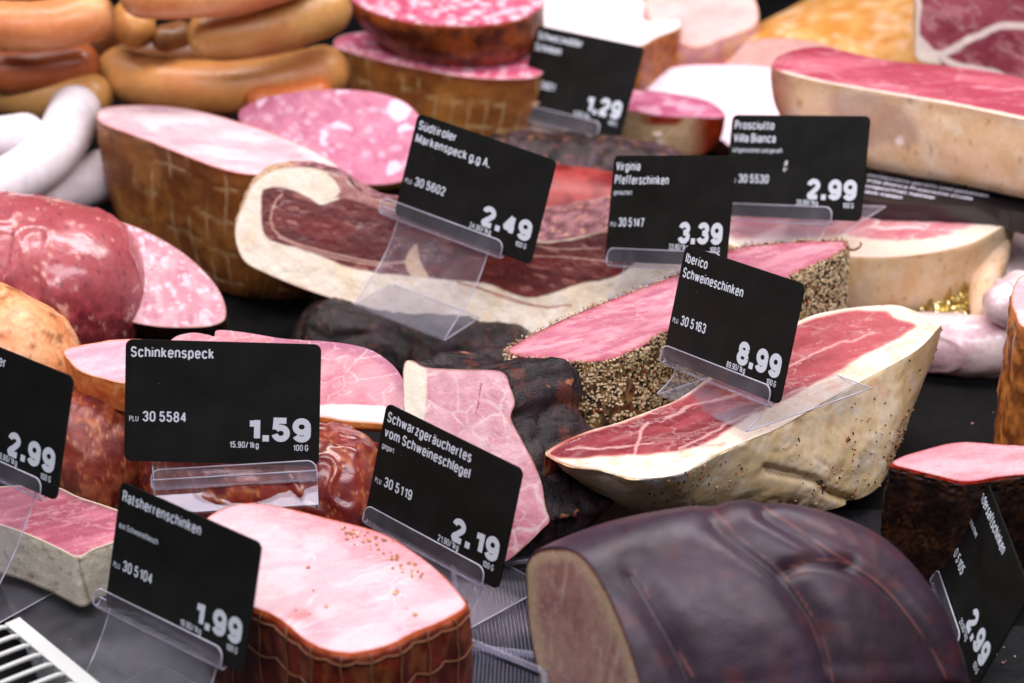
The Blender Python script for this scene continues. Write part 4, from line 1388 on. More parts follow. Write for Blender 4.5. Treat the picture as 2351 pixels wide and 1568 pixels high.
# --- dry cured bacon slab (2.49)
def paint_bacon(c):
    P = c.W; px = c.px
    wob = 10 * (fbm(P, 6, 2) - .5)
    mus = sdist(px, [(601,445),(618,431),(655,431),(700,449),(735,468),(765,460),(800,452),(850,462),(910,480),(1000,500),(1120,530),(1230,556),(1300,552),(1400,532),(1450,545),(1460,600),(1400,640),(1335,650),(1270,672),(1215,684),(1170,672),(1120,652),(1050,645),(960,636),(870,627),(790,610),(740,590),(680,568),(615,548),(600,500)]) + wob * .6
    S = stretch(P, (1, 0, -.15), 4)
    meat = mix(C(92, 24, 22), C(118, 38, 32), ss(.35, .65, fbm(S, 5, 3)))
    meat = mix(meat, C(92, 28, 30), ss(500, 450, px[:, 1] - (px[:, 0] - 700) * .15) * .5)
    v = ss(.64, .70, fbm(stretch(P, (1, 0, -.25), 6), 3.0, 9)) * .45
    meat = mix(meat, C(196, 132, 118), v)
    for path, w in (([(648, 446), (628, 470), (622, 510), (640, 540), (700, 565), (800, 590), (880, 605), (940, 600)], 2.6), ([(640, 545), (720, 578), (830, 604), (900, 612)], 2),
                    ([(1130, 560), (1200, 585), (1300, 590), (1400, 600)], 1.8), ([(1180, 540), (1260, 570), (1380, 570)], 1.6)):
        d = seg_dist(px + wob[:, None] * .4, smooth_open(np.array(path, float), 20), False)
        meat = mix(meat, C(214, 172, 154), (1 - ss(w * .4, w * 1.4, d)) * .75)
    # fat pocket near the leg of the holder
    meat = mix(meat, C(222, 186, 150), ss(-2, 3, sdist(px, [(930, 600), (955, 560), (965, 600), (985, 640), (950, 640)]) + wob * .3))
    fat = mix(C(246, 230, 204), C(252, 240, 220), ss(.35, .65, fbm(P, 8, 5)))
    fat = mix(fat, C(242, 216, 176), ss(.55, .7, fbm(stretch(P, (0, 0, 1), 3), 8, 15)) * .6)
    col = mix(fat, meat, ss(-2.5, 2.5, mus))
    for path, w in (([(1050, 648), (1120, 668), (1200, 694), (1250, 705), (1310, 700)], 2.4), ([(1090, 655), (1170, 690), (1260, 706)], 1.5)):
        d = seg_dist(px + wob[:, None] * .3, smooth_open(np.array(path, float), 20), False)
        col = mix(col, C(170, 84, 60), (1 - ss(w * .4, w * 1.5, d)) * .8)
    col = mix(col, C(170, 106, 66), (1 - ss(0, 4, c.edge)) * .7)
    cr = sdist(px, [(752, 398), (790, 408), (815, 432), (880, 462), (950, 480), (900, 492), (840, 470), (790, 455), (745, 460), (780, 440)])
    col = mix(col, mix(C(140, 84, 80), C(196, 140, 130), fbm(P, 2, 4)), ss(-2, 4, cr + wob))
    return col * .92


def skin_crust(c):
    P = c.W
    col = mix(C(104, 66, 70), C(160, 112, 116), ss(.35, .65, fbm(P, 4, 5)))
    col = mix(col, C(206, 150, 120), ss(.6, .7, fbm(P, 3, 8)) * .6)
    return mix(col, C(210, 180, 140), ss(700, 600, c.px[:, 0]) * .8)


def bacon_sections(o):
    k = (.25 + ss(850, 1230, to_px(o)[:, 0]) * 1.1)[:, None]
    w = np.array([0, 1.0, 0])
    d = lambda a, b: o + w * a * k + np.array([0, 0, 1.0]) * b * k
    return [o, d(.006, .0004), d(.020, .0005), d(.036, -.002), o.mean(0) + (d(.046, -.008) - o.mean(0)) * .95]


piece('cured_bacon', 'long dark red cured bacon slab wrapped in white fat, behind the 2.49 card', 'bacon',
      [(540,545),(545,500),(562,460),(575,430),(602,404),(640,387),(700,383),(750,393),(792,408),(820,435),(870,458),(940,475),(1050,505),(1150,530),(1230,552),(1300,548),(1390,530),(1480,520),(1570,530),(1590,600),(1590,700),(1560,790),(1480,806),(1380,800),(1290,790),(1205,776),(1120,764),(1000,740),(900,722),(820,703),(700,664),(610,627),(560,598)],
      Plane(.028, (820, 703), 30, -4), paint_bacon, skin_crust,
      sections=bacon_sections, fm=M_cutwet, sm=M_bark, noise=1.2, nmm=4, spacing=2.8, bump=.35)


def skin_blackmeat(c):
    P = c.W
    col = mix(C(18, 12, 11), C(36, 25, 23), ss(.35, .65, fbm(P, 6, 5)))
    col = mix(col, C(50, 35, 40), ss(.52, .66, fbm(P, 9, 8)) * .8)
    return mix(col, C(120, 76, 50), ss(.62, .74, fbm(P, 3, 18)) * .4)


wrinkle = lambda V, u, v: -2 * (1 - ss(0, .25, np.abs(fbm(V, 26, 3, 2) - .5) * 2)) - .4 * (1 - ss(0, .2, np.abs(fbm(V, 5, 13) - .5) * 2))
log('smoked_ham', 'wrinkled black smoked ham lying flat under the bacon slab', 'ham',
    [P3(690, 745, .010), P3(800, 790, .004), P3(950, 810, .003), P3(1120, 845, .003), P3(1260, 870, .003)], [.034, .029, .026, .027, .026], skin_blackmeat, M_bark, noise=1.5, nmm=7, mod=wrinkle, n=140, m=140, endr=.025, flat=.9)
log('smoked_ham', 'black smoked ham with purplish skin behind the 3.39 card', 'ham',
    [P3(1080, 385, .04), P3(1280, 400, .04), P3(1440, 420, .04), P3(1600, 440, .04)], [.022, .025, .025, .022], lambda c: skin_blackmeat(c) * 2.6, M_bark, noise=1.2, nmm=6, mod=wrinkle, n=100, m=90, endr=.02)
log('smoked_ham', 'smooth dark red smoked ham between the 2.49 and 3.39 cards', 'ham',
    [P3(1120, 480, .036), P3(1290, 490, .036), P3(1440, 510, .036), P3(1560, 520, .034)], [.026, .027, .026, .024], lambda c: mix(C(120, 28, 28), C(160, 62, 56), ss(.35, .65, fbm(c.W, 9, 3))), M_darkskin, noise=.8, nmm=12, n=90, m=70, endr=.02)


# ================================================================== right rear
def paint_prosc(c):
    P = c.W; px = c.px
    wob = 16 * (fbm(P, 7, 2) - .5)
    mus = sdist(px, [(1650,520),(1680,490),(1780,470),(1900,464),(2020,464),(2100,467),(2200,472),(2280,480),(2300,490),(2270,505),(2230,522),(2180,535),(2120,548),(2050,552),(1985,548),(1930,540),(1850,545),(1760,545),(1680,545)]) + wob
    S = stretch(P, (1, .2, 0), 2)
    meat = mix(C(204, 122, 130), C(222, 158, 160), ss(.35, .65, fbm(S, 9, 3)))
    meat = mix(meat, C(186, 88, 100), ss(.55, .7, fbm(S, 12, 23)) * .6)
    meat = mix(meat, C(250, 222, 216), veins(stretch(P, (1, .3, 0), 1.6), 24, .035, 7, 9) * ss(.40, .5, fbm(P, 16, 3)) * .85)
    col = mix(mix(C(244, 228, 212), C(240, 216, 190), fbm(P, 8, 5)), meat, ss(-4, 5, mus))
    return mix(col, C(190, 130, 90), 1 - ss(0, 4, c.edge)) * .93


def skin_cream(a=(246, 216, 172), b=(238, 200, 148), seed=0):
    def f(c):
        P = c.W
        col = mix(C(*a), C(*b), ss(.35, .65, fbm(P, 16, 5 + seed)))
        col = mix(col, C(246, 230, 206), ss(.45, .7, fbm(P, 9, 12 + seed)) * .5)
        return mix(col, C(180, 130, 80), ss(.70, .75, fbm(P, 3, 22 + seed)) * .6) * .92
    return f


pr = piece('cured_ham', 'air dried ham with thick cream fat and tied right end, on gold foil', 'ham',
      [(1640,520),(1665,492),(1740,470),(1850,462),(2000,457),(2100,462),(2200,467),(2285,474),(2325,472),(2332,492),(2305,520),(2262,545),(2225,562),(2150,580),(2050,592),(1950,592),(1850,590),(1750,585),(1670,560)],
      Plane(.052), paint_prosc, skin_cream(), rings=[(0, 1), (.004, 1.004), (.015, 1.0), (.028, .96, .002, 0), (.037, .86, .002, 0)], sm=M_rind, fm=M_cutwet, noise=1.2, nmm=12, bump=.4)
tp = merge([tube(smooth_open([P3(2316, 478, .052), P3(2318 + dx, 466, .054), P3(2322 + 2 * dx, 452 + abs(dx), .059)], 8), np.linspace(.0012, .0003, 8), 5) for dx in (-7, -3, 0, 4, 8)])
mesh_obj('frayed_string', tp[0], tp[1], M_string, pr.root)
tl = log_mesh([P3(2285, 545, .040), P3(2272, 600, .034), P3(2255, 670, .026), P3(2240, 738, .016)], [.009, .010, .008, .0025], n=40, m=40, noise=1.2, nmm=7, flat=.7, endr=.006)
mesh_obj('dangling_rind', tl[0], tl[1], M_rind, pr.root, mix(skin_cream()(tl[2]), C(214, 160, 130), fbm(tl[2].W, 9, 4) * .6))

M_foil = flat_mat('gold_foil', (.62, .52, .24), .2, 1.0)
P0 = [P3(1930, 690, .014), P3(2010, 680, .014), P3(2100, 690, .014), P3(2190, 690, .013), P3(2236, 672, .016)]
V, F, c = log_mesh(P0, [.010, .014, .0165, .0175, .011], n=90, m=120, noise=1.5, nmm=6, endr=.01,
                   mod=lambda V, u, v: 5 * (1 - ss(0, .5, np.abs(vn(V, 9, 3) - .5) * 2)) + 2.5 * np.abs(vn(V, 4, 8) - .5) * 2)
base = V.mean(0); base[2] = V[:, 2].min()
o = mesh_obj('foil_wrapping', V - base, F, M_foil, None, smooth=False); o.location = base
tag(o, 'crumpled gold and silver foil under the air dried ham at right', 'foil')


def paint_bigpro(c):
    P = c.W; px = c.px
    S = stretch(P, (1, -.1, 0), 3)
    meat = mix(C(176, 70, 88), C(204, 106, 120), ss(.35, .65, fbm(S, 10, 3)))
    meat = mix(meat, C(236, 160, 172), (veins(S, 24, .05, 3, 9) * .5 * ss(.4, .55, fbm(P, 20, 33)) + ss(.56, .72, fbm(S, 9, 9)) * .5).clip(0, 1))
    meat = mix(meat, C(150, 50, 60), (1 - ss(0, 26, seg_dist(px, [(1785, 130), (1880, 108), (2050, 140), (2250, 160), (2351, 185)], False))) * .5)
    fat = (1 - ss(3, 8, seg_dist(px, [(1800, 168), (1900, 193), (2050, 218), (2200, 243), (2351, 273)], False) + 3 * (fbm(P, 8, 4) - .5)))
    return mix(meat, C(250, 226, 205), fat) * .92


def skin_bigpro(c):
    P = c.W; px = c.px
    col = skin_cream((242, 206, 170), (236, 198, 152), 3)(c)
    d = sdist(px + 20 * (fbm(P, 10, 3) - .5)[:, None], [(1900, 220), (1960, 215), (2060, 240), (2110, 300), (2090, 340), (2040, 330), (1980, 340), (1930, 300)])
    col = mix(col, C(164, 128, 118), ss(-14, 16, d) * .6)
    col = mix(col, C(160, 90, 70), ss(1850, 1780, px[:, 0]) * .8)
    return mix(col, C(240, 225, 215), ss(14, 6, np.hypot(px[:, 0] - 2065, px[:, 1] - 325)))


piece('cured_ham', 'large raw ham with rosy top and tan fat side, on the printed bag', 'ham',
      [(1777,156),(1783,133),(1820,116),(1880,107),(1925,114),(1975,126),(2050,140),(2160,150),(2260,162),(2380,190),(2470,240),(2460,290),(2351,274),(2200,243),(2050,217),(1900,191),(1810,170)],
      Plane(.112), paint_bigpro, skin_bigpro, rings=[(0, 1), (.006, 1.01), (.022, 1.0, .002, -.004), (.038, .93, .008, -.008), (.046, .82, .012, -.008)], sm=M_rind, fm=M_cutwet, noise=1.5, nmm=16, bump=.4, crown=.5, nv=30)


def paint_marble(c):
    P = c.W; px = c.px
    S = stretch(P, (1, 0, -.5), 2.5)
    meat = mix(C(136, 50, 66), C(166, 80, 92), ss(.35, .65, fbm(S, 9, 3)))
    meat = mix(meat, C(216, 160, 160), (veins(S, 26, .04, 5, 10) * .5 * ss(.4, .5, fbm(P, 18, 3)) + ss(.56, .68, fbm(S, 5, 9)) * .35).clip(0, 1))
    w = 12 * (fbm(P, 9, 4) - .5)
    for path, wd in (([(2110, 90), (2150, 125), (2200, 105), (2250, 80), (2300, 60), (2351, 60)], 8), ([(2150, 125), (2200, 150), (2280, 165), (2351, 200)], 7), ([(2108, -20), (2106, 60), (2110, 130)], 7)):
        d = seg_dist(px + w[:, None], smooth_open(np.array(path, float), 20), False)
        meat = mix(meat, C(240, 222, 212), 1 - ss(wd * .5, wd * 1.5, d))
    return mix(meat, C(240, 226, 212), ss(-2, 4, sdist(px, [(2100, 90), (2112, 100), (2145, 125), (2160, 150), (2100, 140)]))) * .95


piece('cured_ham', 'upright marbled raw ham block in the top right corner', 'ham',
      [(2108,-60),(2105,20),(2104,90),(2107,135),(2160,148),(2230,165),(2290,185),(2380,210),(2480,220),(2490,80),(2470,-70),(2300,-90)],
      Plane(.098, (2105, 130), 12, -8), paint_marble, skin_cream(), sections=lambda o: [o, o + [0, .01, 0], o + [.004, .04, 0], o + [.01, .07, -.01]], sm=M_rind, fm=M_cutwet, noise=.8)


# --- Schwarzwaelder piece
def paint_bf(c):
    P = c.W; px = c.px
    S = stretch(P, (1, -.2, 0), 3)
    col = mix(C(190, 92, 128), C(212, 126, 154), ss(.35, .65, fbm(S, 7, 3)))
    col = mix(col, C(240, 190, 205), ss(.55, .66, fbm(P, 8, 7)) * .6)
    col = mix(col, C(250, 226, 210), ss(1240, 1190, px[:, 0]))
    return mix(col, C(110, 50, 60), 1 - ss(0, 4, c.edge)) * .9


def skin_bf(c):
    P = c.W; px = c.px
    col = mix(C(120, 30, 12), C(176, 60, 20), fbm(P, 6, 5))
    k = ss(1500, 1440, px[:, 0] + 50 * (fbm(P, 7, 3) - .5)) + ss(18, 34, seg_dist(px, [(1440, 255), (1500, 262), (1545, 262)], False)) * ss(1630, 1560, px[:, 0])
    return mix(col, mix(C(226, 182, 130), C(244, 214, 170), fbm(P, 7, 2)), np.clip(k, 0, 1)) * .9


bf = piece('smoked_ham', 'smoked ham wedge with pink top and pale fat flap hanging, behind the 1.29 card', 'ham',
      [(1139,200),(1200,198),(1300,193),(1440,203),(1550,216),(1625,232),(1664,262),(1650,272),(1590,270),(1520,268),(1440,254),(1300,240),(1200,230),(1150,215)],
      Plane(.060), paint_bf, skin_bf, rings=[(0, 1), (.005, .998), (.014, .97), (.024, .88), (.030, .7)], noise=.8)
tl = log_mesh([P3(1560, 268, .056), P3(1530, 290, .051), P3(1512, 312, .046), P3(1522, 335, .040), P3(1528, 352, .036)], [.004, .0055, .005, .003, .0012], n=24, m=26, noise=.7, nmm=4, endr=.002)
mesh_obj('fat_flap', tl[0], tl[1], M_rind, bf.root, mix(C(240, 205, 180), C(250, 226, 205), fbm(tl[2].W, 5, 2)) * .95)

# --- pale blocks and sausages at the back
piece('cooked_ham', 'blown out white ham block with orange brown sides, behind the 1.29 card', 'ham',
      [(1150,30),(1190,12),(1240,-8),(1350,-24),(1430,-16),(1490,4),(1545,32),(1562,54),(1552,68),(1510,84),(1466,106),(1400,98),(1300,80),(1220,62)],
      Plane(.078), pink((255, 240, 240), (255, 248, 248), (240, 200, 170), 4, .97, 2), skin_orange((176, 94, 36), (206, 128, 60), (130, 62, 26), 9, (240, 190, 150)),
      rings=[(0, 1), (.008, 1.0), (.02, .985), (.032, .94)], noise=1)
piece('cooked_sausage', 'broad very pale pink sausage end behind the smoked ham wedge', 'sausage',
      [(1445,225),(1470,186),(1510,164),(1570,151),(1650,149),(1750,153),(1850,175),(1870,230),(1850,300),(1780,340),(1700,345),(1655,320),(1600,280),(1500,260)],
      Plane(.025, (1660, 310), 56, 4), pink((246, 214, 226), (252, 226, 236), (236, 190, 210), 4, .95, 5), skin_orange((226, 170, 140), (236, 190, 160), (200, 130, 100), 3),
      rings=[(0, 1), (.004, 1, 0, .006), (.012, .97, 0, .02), (.03, .9, 0, .04)], noise=.4)
piece('liver_sausage', 'orange cased liver sausage with a dusky pink oval cut end, upper right', 'sausage',
      [(1642,150),(1656,118),(1700,97),(1780,87),(1870,95),(1935,118),(1975,150),(2000,200),(1990,250),(1900,290),(1780,290),(1680,250),(1640,200)],
      Plane(.028, (1800, 260), 30, -14), pink((214, 158, 146), (224, 172, 160), (206, 130, 90), 4, .9, 8), skin_orange((206, 138, 62), (224, 166, 96), (238, 198, 160), 12),
      sections=lambda o: [o, o.mean(0) + (o - o.mean(0)) * 1.05 + [.008, .01, .002], o.mean(0) + (o - o.mean(0)) * 1.08 + [.04, .045, .004], o.mean(0) + (o - o.mean(0)) * 1.02 + [.07, .09, .002], o.mean(0) + (o - o.mean(0)) * .6 + [.09, .12, 0]], sm=M_sausage, noise=.6)
piece('liver_sausage', 'pale rosy sausage end with a purplish casing, beside the white ham block', 'sausage',
      [(1482,10),(1500,-30),(1560,-60),(1650,-60),(1720,-20),(1742,30),(1730,62),(1690,80),(1660,90),(1600,110),(1540,90),(1500,60)],
      Plane(.066, (1600, 100), 40, 10), pink((236, 186, 178), (246, 206, 198), (220, 150, 90), 5, .92, 18), skin_orange((190, 130, 130), (206, 150, 146), (220, 160, 110), 2),
      rings=[(0, 1), (.01, 1.02, 0, -.002), (.035, 1.0, 0, .0), (.06, .9, 0, .0)], sm=M_sausage, noise=.6)


def cas(a, b, seed, k=.9):
    def f(c):
        P = c.W
        col = mix(C(*a), C(*b), ss(.3, .7, fbm(P, 26, seed)))
        # smoke-browned ends
        e = np.minimum(c.v, 1 - c.v)
        col = mix(col, C(196, 110, 70), ss(.5, .75, fbm(P, 16, seed + 3)) * .35)
        col = mix(col, C(150, 84, 44), ss(.72, .78, fbm(P, 3, seed + 5)) * .25)
        return mix(col, C(90, 48, 26), (1 - ss(0, .06, e)) * .7) * k
    return f


ORG = 'orange smoked sausages piled at the top left'
OR, TAN = ((222, 140, 84), (234, 168, 112)), ((190, 136, 74), (212, 160, 94))
for lab, pts, r, (a, b) in (
    ('orange sausage in the top left corner, the brightest one', [(-60, 55, .12), (60, 62, .12), (160, 50, .12), (262, 20, .125)], .0145, OR),
    ('shaded tan sausage just below the top left corner one', [(-40, 165, .085), (80, 160, .085), (230, 140, .085)], .0135, ((160, 84, 44), (176, 96, 52))),
    ('tan sausage at the left, behind the bent white sausage', [(-60, 190, .07), (60, 215, .068), (190, 222, .068), (260, 228, .066)], .0150, TAN),
    ('long bowed orange sausage, the lowest of the pile', [(240, 148, .072), (300, 176, .072), (400, 196, .071), (520, 203, .071), (650, 188, .073), (800, 150, .077)], .0160, ((212, 140, 76), (222, 158, 92))),
    ('tan sausage with rounded left end, middle of the pile', [(430, 72, .115), (520, 80, .114), (640, 58, .116), (800, 5, .12)], .0150, TAN),
    ('orange sausage lying across the top of the pile', [(275, -12, .145), (400, -8, .145), (560, -22, .145), (720, -70, .147)], .0125, OR),
    ('short tan sausage end standing at the left of the pile', [(300, 20, .11), (310, 60, .106), (340, 100, .098)], .0125, ((210, 150, 80), (200, 136, 70))),
    ('tan sausage with its dark tied end at the gap of the pile', [(350, 95, .1), (390, 85, .1), (440, 70, .1)], .008, ((120, 76, 40), (140, 90, 48))),
    ('orange sausage mostly hidden below the bowed one', [(560, 235, .07), (680, 225, .07), (760, 205, .07)], .009, ((224, 120, 60), (230, 140, 80))),
    ('orange smoked sausage behind the boat shaped half, top centre', [(980, -24, .06), (1080, -12, .06), (1180, -10, .06), (1280, -30, .06)], .013, ((222, 150, 80), (230, 176, 110))),
    ('brown sausage deep in the pile, behind the gap', [(150, 120, .07), (300, 130, .07), (480, 140, .07), (700, 120, .07)], .016, ((110, 66, 32), (130, 80, 40))),
    ('brown sausage at the very back of the pile, top left', [(-60, 110, .085), (100, 115, .085), (280, 100, .085)], .015, ((96, 56, 30), (120, 70, 36))),
    ('dark orange sausage end at the far left behind the white ones', [(-40, 245, .06), (-20, 245, .06), (0, 245, .06)], .008, ((200, 70, 30), (214, 84, 40))),
):
    log('sausage', lab, 'sausage', [P3(*p) for p in pts], [r] * len(pts), cas(a, b, len(lab)), M_sausage, group=ORG, n=40, m=60, endr=r * 1.1, noise=.5, nmm=22)
# dark tied tips
for lab, p, q in (('dark knotted sausage tip in the gap of the pile, left one', (352, 70, .115), (356, 92, .11)),):
    pass
WH = 'white sausages at the left'
for lab, pts, r in (
    ('bent white sausage with its tip pointing up', [(178, 228, .07), (166, 270, .068), (138, 325, .064), (80, 385, .060), (0, 430, .056), (-80, 465, .055)], .0152),
    ('straight white sausage lying lowest, below the bent one', [(285, 385, .035), (170, 425, .036), (60, 462, .038), (-80, 505, .04)], .0150),
    ('white sausage behind the bent one, at the left edge', [(105, 305, .07), (40, 310, .07), (-60, 325, .07)], .012),
):
    log('sausage', lab, 'sausage', [P3(*p) for p in pts], [r] * len(pts), lambda c: mix(C(236, 226, 228), C(246, 238, 240), fbm(c.W, 12, 3)) * .92, M_sausage, group=WH, n=40, m=60, endr=r, noise=.3, nmm=14)


# --- vacuum packed pale pieces right of centre
def skin_vac(c):
    P = c.W
    col = mix(C(236, 208, 206), C(246, 226, 222), ss(.35, .65, fbm(P, 14, 5)))
    return mix(col, C(196, 140, 160), ss(.5, .75, fbm(P, 22, 8)) * .6) * .92


fm_ = lambda V, u, v: 1.0 * (1 - ss(0, .08, np.abs(fbm(V, 30, 9, 2) - .5) * 2))
log('packed_meat', 'pale vacuum packed meat, lower one, behind the tip of the long cured ham', 'packed meat',
    [P3(1990, 772, .012), P3(2130, 786, .012), P3(2240, 794, .012), P3(2350, 790, .012)], [.013, .0155, .0165, .015], skin_vac, M_wrap, noise=1, nmm=12, mod=fm_, n=100, m=90, endr=.018)
log('packed_meat', 'pale vacuum packed meat at the right edge, beside the tied ham end', 'packed meat',
    [P3(2300, 655, .012), P3(2335, 590, .012), P3(2390, 510, .012)], [.013, .016, .018], skin_vac, M_wrap, noise=1, nmm=10, mod=fm_, n=90, m=70, endr=.016)
log('packed_meat', 'pale purple packed sausage at the right edge, above the golden smoked ham', 'packed meat',
    [P3(2262, 720, .036), P3(2300, 700, .038), P3(2360, 650, .038)], [.008, .011, .010], skin_vac, M_wrap, noise=1, nmm=10, mod=fm_, n=70, m=60, endr=.01)

# ================================================================== bag, trays, counter
M_bag = flat_mat('black_printed_bag', (.006, .006, .009), .3, coat=.4)
M_bagprint = flat_mat('bag_print', (.75, .75, .85), .6)
M_baggold = flat_mat('bag_print_gold', (.45, .36, .08), .6)
bagpl = Plane(.062)
q = bagpl.hit(np.array([(1960, 340), (2100, 355), (2260, 400), (2420, 430), (2420, 500), (2300, 480), (2150, 470), (2000, 462), (1940, 420)], float))
qs = smooth_closed(q, 60)
V, F, c = side_mesh([qs, qs - [0, 0, .002], qs - [0, 0, .012]], 8)
top = len(V)
V = np.vstack([V, qs.mean(0)]); F = F + [[j, (j + 1) % 60, top] for j in range(60)]
base = V.mean(0); base[2] = V[:, 2].min()
bag = thing('printed_bag', 'black plastic bag with rows of small white and gold print under the large cured ham', 'bag', tuple(base))
mesh_obj('bag', V, F, M_bag, bag, smooth=False)
rows = ['Prosciutto crudo', 'luftgetrocknet und gereift aus Schweinefleisch', 'mindestens gereift und gesalzen', 'Villa Bianca Prosciutto crudo', 'ungeöffnet haltbar'.replace('ö', 'o'), 'aus Italien'.replace('It', 'it')]
A = bagpl.hit([(1978, 400)])[0]; B = bagpl.hit([(2330, 462)])[0]
ux = (B - A) / np.linalg.norm(B - A); uy = np.cross([0, 0, 1], ux)
for i, s in enumerate(rows):
    T, G = text_mesh(s, .0040, .16, .42)
    V = A + [0, 0, .0006] + T[:, :1] * ux + (T[:, 1:] - i * .0072 + .012) * uy + ux * (i * .0018)
    mesh_obj('print_line', V, G, M_baggold if i == 0 else M_bagprint, bag, smooth=False)

# ribbed clear tray
M_tray = plastic_mat('clear_tray_plastic', .012, (.80, .82, .90), .12)
M_trib = plastic_mat('clear_tray_rib', .10, (.85, .86, .95), .2)


def tray(name, label, quad, z, ribs, rim, mt=M_tray, edge_up=.004):
    pl = Plane(z); q = pl.hit(np.array(quad, float))
    base = q.mean(0); base[2] = z - .003
    root = thing(name, label, 'tray', tuple(base))
    ol = np.concatenate([np.linspace(q[i], q[(i + 1) % 4], 12, endpoint=False) for i in range(4)])
    V, F, _ = side_mesh([ol, ol - [0, 0, .0012]], 3)
    F = F + [[j, (j + 1) % len(ol), len(V)] for j in range(len(ol))]; V = np.vstack([V, ol.mean(0)])
    mesh_obj('floor', V, F, mt, root, smooth=False)
    parts = []
    for t in np.linspace(.02, .98, ribs):
        a, b = q[0] * (1 - t) + q[1] * t, q[3] * (1 - t) + q[2] * t
        parts.append(tube(np.array([a + [0, 0, .0003], (a + b) / 2 + [0, 0, .0003], b + [0, 0, .0003]]), .00022, 4))
    mesh_obj('ribs', *merge(parts), M_trib, root)
    if rim:
        mesh_obj('rim', *tube(np.vstack([ol, ol[:1]]) + [0, 0, edge_up], .0016, 8), M_trib, root)
    return root


tray('clear_tray', 'ribbed clear tray between the pale netted ham and the large dark ham', [(1040, 1320), (1260, 1300), (1300, 1530), (1060, 1500)], .012, 26, True)
tray('clear_tray', 'bluish ribbed tray corner between the black barked pork and the large dark ham', [(1290, 1085), (1400, 1130), (1560, 1235), (1290, 1260)], .010, 24, False, plastic_mat('blue_tray_plastic', .06, (.5, .55, .75), .15))
tray('clear_tray', 'clear tray floor under the card at lower left', [(-20, 1290), (330, 1330), (640, 1600), (120, 1640)], .016, 0 + 2, False, plastic_mat('grey_tray_plastic', .05, (.75, .8, .78), .25))
tray('clear_tray', 'dark ribbed tray in the bottom centre foreground', [(1055, 1480), (1250, 1560), (1250, 1680), (1040, 1640)], .022, 22, True)
T, G = text_mesh('PART', .004, .12, .45)
A = Plane(.0112).hit([(1318, 1222)])[0]
o = mesh_obj('embossed_lettering', np.column_stack([A[0] + T[:, 0], A[1] + T[:, 1] * 1.2, np.full(len(T), A[2])]), G, M_trib, bpy.data.objects['clear_tray.001'], smooth=False)

# slotted white grille
M_grille = flat_mat('white_enamel', (.62, .64, .60), .35, coat=.3)
gpl = Plane(.030)
g0, g1, g2, g3 = gpl.hit(np.array([(-60, 1418), (28, 1424), (240, 1600), (-20, 1700)], float))
base = (g0 + g2) / 2
gr = thing('slotted_grille', 'white slotted air grille in the bottom left corner', 'grille', tuple(base))
ex = (g2 - g1); Lx = np.linalg.norm(ex); ex /= Lx; ey = np.cross([0, 0, 1], ex)
def bar(a, b, w, h):
    d = b - a; d /= np.linalg.norm(d); s = np.cross([0, 0, 1], d) * w / 2; hz = np.array([0, 0, h])
    V = np.array([a - s, a + s, b + s, b - s, a - s - hz, a + s - hz, b + s - hz, b - s - hz])
    return V, [[0, 1, 2, 3], [7, 6, 5, 4], [0, 4, 5, 1], [1, 5, 6, 2], [2, 6, 7, 3], [3, 7, 4, 0]]
parts = [bar(g1, g1 + ex * (Lx + .03), .007, .003)]
mesh_obj('frame', *parts[0], M_grille, gr, smooth=False)
mesh_obj('frame', *bar(g1 - ey * .036, g1 - ey * .036 + ex * (Lx + .03), .007, .003), M_grille, gr, smooth=False)
for k in range(9):
    a = g1 + ex * (.002 + k * .0088) - ey * .0030
    tp = tube(smooth_open([a - ey * 0 + [0, 0, -.001], a - ey * .004 - ex * .0003, a - ey * .03 - ex * .002], 10), .0011, 8)
    mesh_obj('slat', tp[0], tp[1], M_grille, gr)

# slate and counter
M_slate = mat('black_slate', (.006, .006, .008), rough=.55, bump=.5, bmm=4, vary=.5, vmm=3, spec=.2, rmix=.15)
def slab(name, quad, z, h, m, label, cat):
    q = Plane(z).hit(np.array(quad, float)); n = 4
    base = q.mean(0); base[2] = z - h
    V = np.vstack([q, q - [0, 0, h]]); F = [[0, 1, 2, 3], [7, 6, 5, 4]] + [[i, i + 4, (i + 1) % 4 + 4, (i + 1) % 4] for i in range(4)]
    o = mesh_obj(name, V - base, F, m, None, smooth=False); o.location = base
    return tag(o, label, cat)
slab('slate_slab', [(1900, 1170), (2500, 1170), (2560, 1440), (2030, 1440)], .006, .005, M_slate, 'black slate slab under the dark netted ham at right', 'slab')
slab('slate_slab', [(2100, 1437), (2560, 1437), (2600, 1750), (2050, 1750)], .010, .009, M_slate, 'speckled black slate slab in the lower right corner', 'slab')
Mc = []
for x0, x1, y0, y1, k in ((2000, 2060, 1130, 1250, 6), (2100, 2340, 1460, 1560, 16), (2060, 2300, 880, 1000, 3), (40, 260, 1360, 1480, 5)):
    for _ in range(k): Mc.append(P3(rng.uniform(x0, x1), rng.uniform(y0, y1), .0105))
Mc = np.array(Mc)
o = specks(None, Mc, rep((0, 0, 1), len(Mc)), .0003, .0008, M_crust, 'meat_crumbs', mix(C(200, 140, 120), C(230, 200, 190), rng.random(len(Mc))))
tag(o, 'tiny scattered meat crumbs on the black counter and slate', 'crumbs', kind='stuff')
M_counter = mat('black_counter', (.004, .004, .0045), rough=.6, bump=.15, bmm=5, vary=.5, vmm=8, spec=.12)
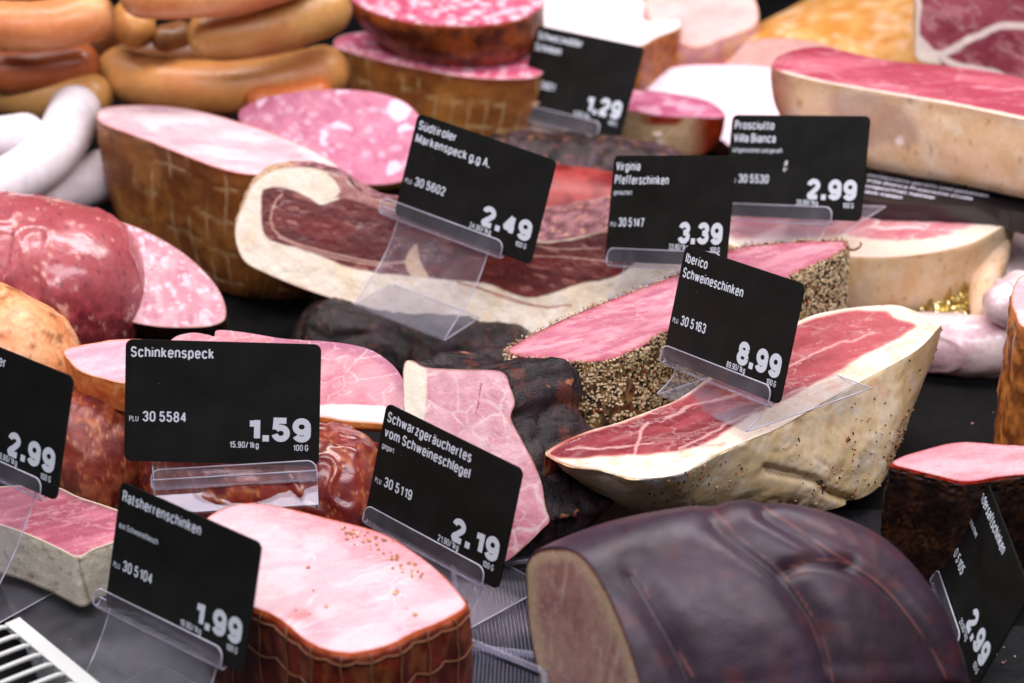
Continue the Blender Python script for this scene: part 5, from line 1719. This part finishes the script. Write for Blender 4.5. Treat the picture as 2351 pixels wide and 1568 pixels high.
V = [(-1.2, -1.0, -.002), (1.2, -1.0, -.002), (1.2, 1.0, -.002), (-1.2, 1.0, -.002)]
o = mesh_obj('counter', V, [[0, 1, 2, 3]], M_counter, None, smooth=False); tag(o, 'black counter floor under the display', 'counter', kind='structure')
V = [(-1.2, .66, -.002), (1.2, .66, -.002), (1.2, .66, .4), (-1.2, .66, .4)]
o = mesh_obj('back_wall', V, [[0, 1, 2, 3]], M_counter, None, smooth=False); tag(o, 'dark wall behind the display', 'wall', kind='structure')
# ------------------------------------------------------------------ camera, light, world
cd = bpy.data.cameras.new('camera'); cam = bpy.data.objects.new('camera', cd); COL.objects.link(cam)
cam.location = CAM; cam.rotation_euler = (math.radians(90) - PITCH, 0, 0)
cd.lens = LENS; cd.sensor_width = 36; cd.clip_start = .05; cd.clip_end = 50
cd.dof.use_dof = True; cd.dof.focus_distance = 1.09; cd.dof.aperture_fstop = 8
scene.camera = cam


def area(name, loc, target, sx, sy, power, color):
    l = bpy.data.lights.new(name, 'AREA'); l.shape = 'RECTANGLE'; l.size = sx; l.size_y = sy; l.energy = power; l.color = color
    o = bpy.data.objects.new(name, l); COL.objects.link(o); o.location = loc
    o.rotation_euler = (Vector(target) - Vector(loc)).to_track_quat('-Z', 'Y').to_euler()
    return o


area('counter_or_fill_lamp', (0, .28, .85), (0, .02, 0), 1.5, .14, 13, (1, .95, .98))
area('counter_or_fill_lamp', (0, -.58, 1.0), (0, .05, .02), 1.5, .25, 12.5, (.98, .92, 1))  # fill light added in front to brighten the sides and give sheen
w = bpy.data.worlds.new('World'); scene.world = w; w.use_nodes = True
w.node_tree.nodes['Background'].inputs[0].default_value = (.9, .85, 1, 1)
w.node_tree.nodes['Background'].inputs[1].default_value = .16
scene.render.engine = 'CYCLES'
scene.view_settings.view_transform = 'Standard'; scene.view_settings.look = 'None'
scene.view_settings.exposure = 0; scene.view_settings.gamma = 1
scene.cycles.max_bounces = 10; scene.cycles.transparent_max_bounces = 24
scene.cycles.use_denoising = True
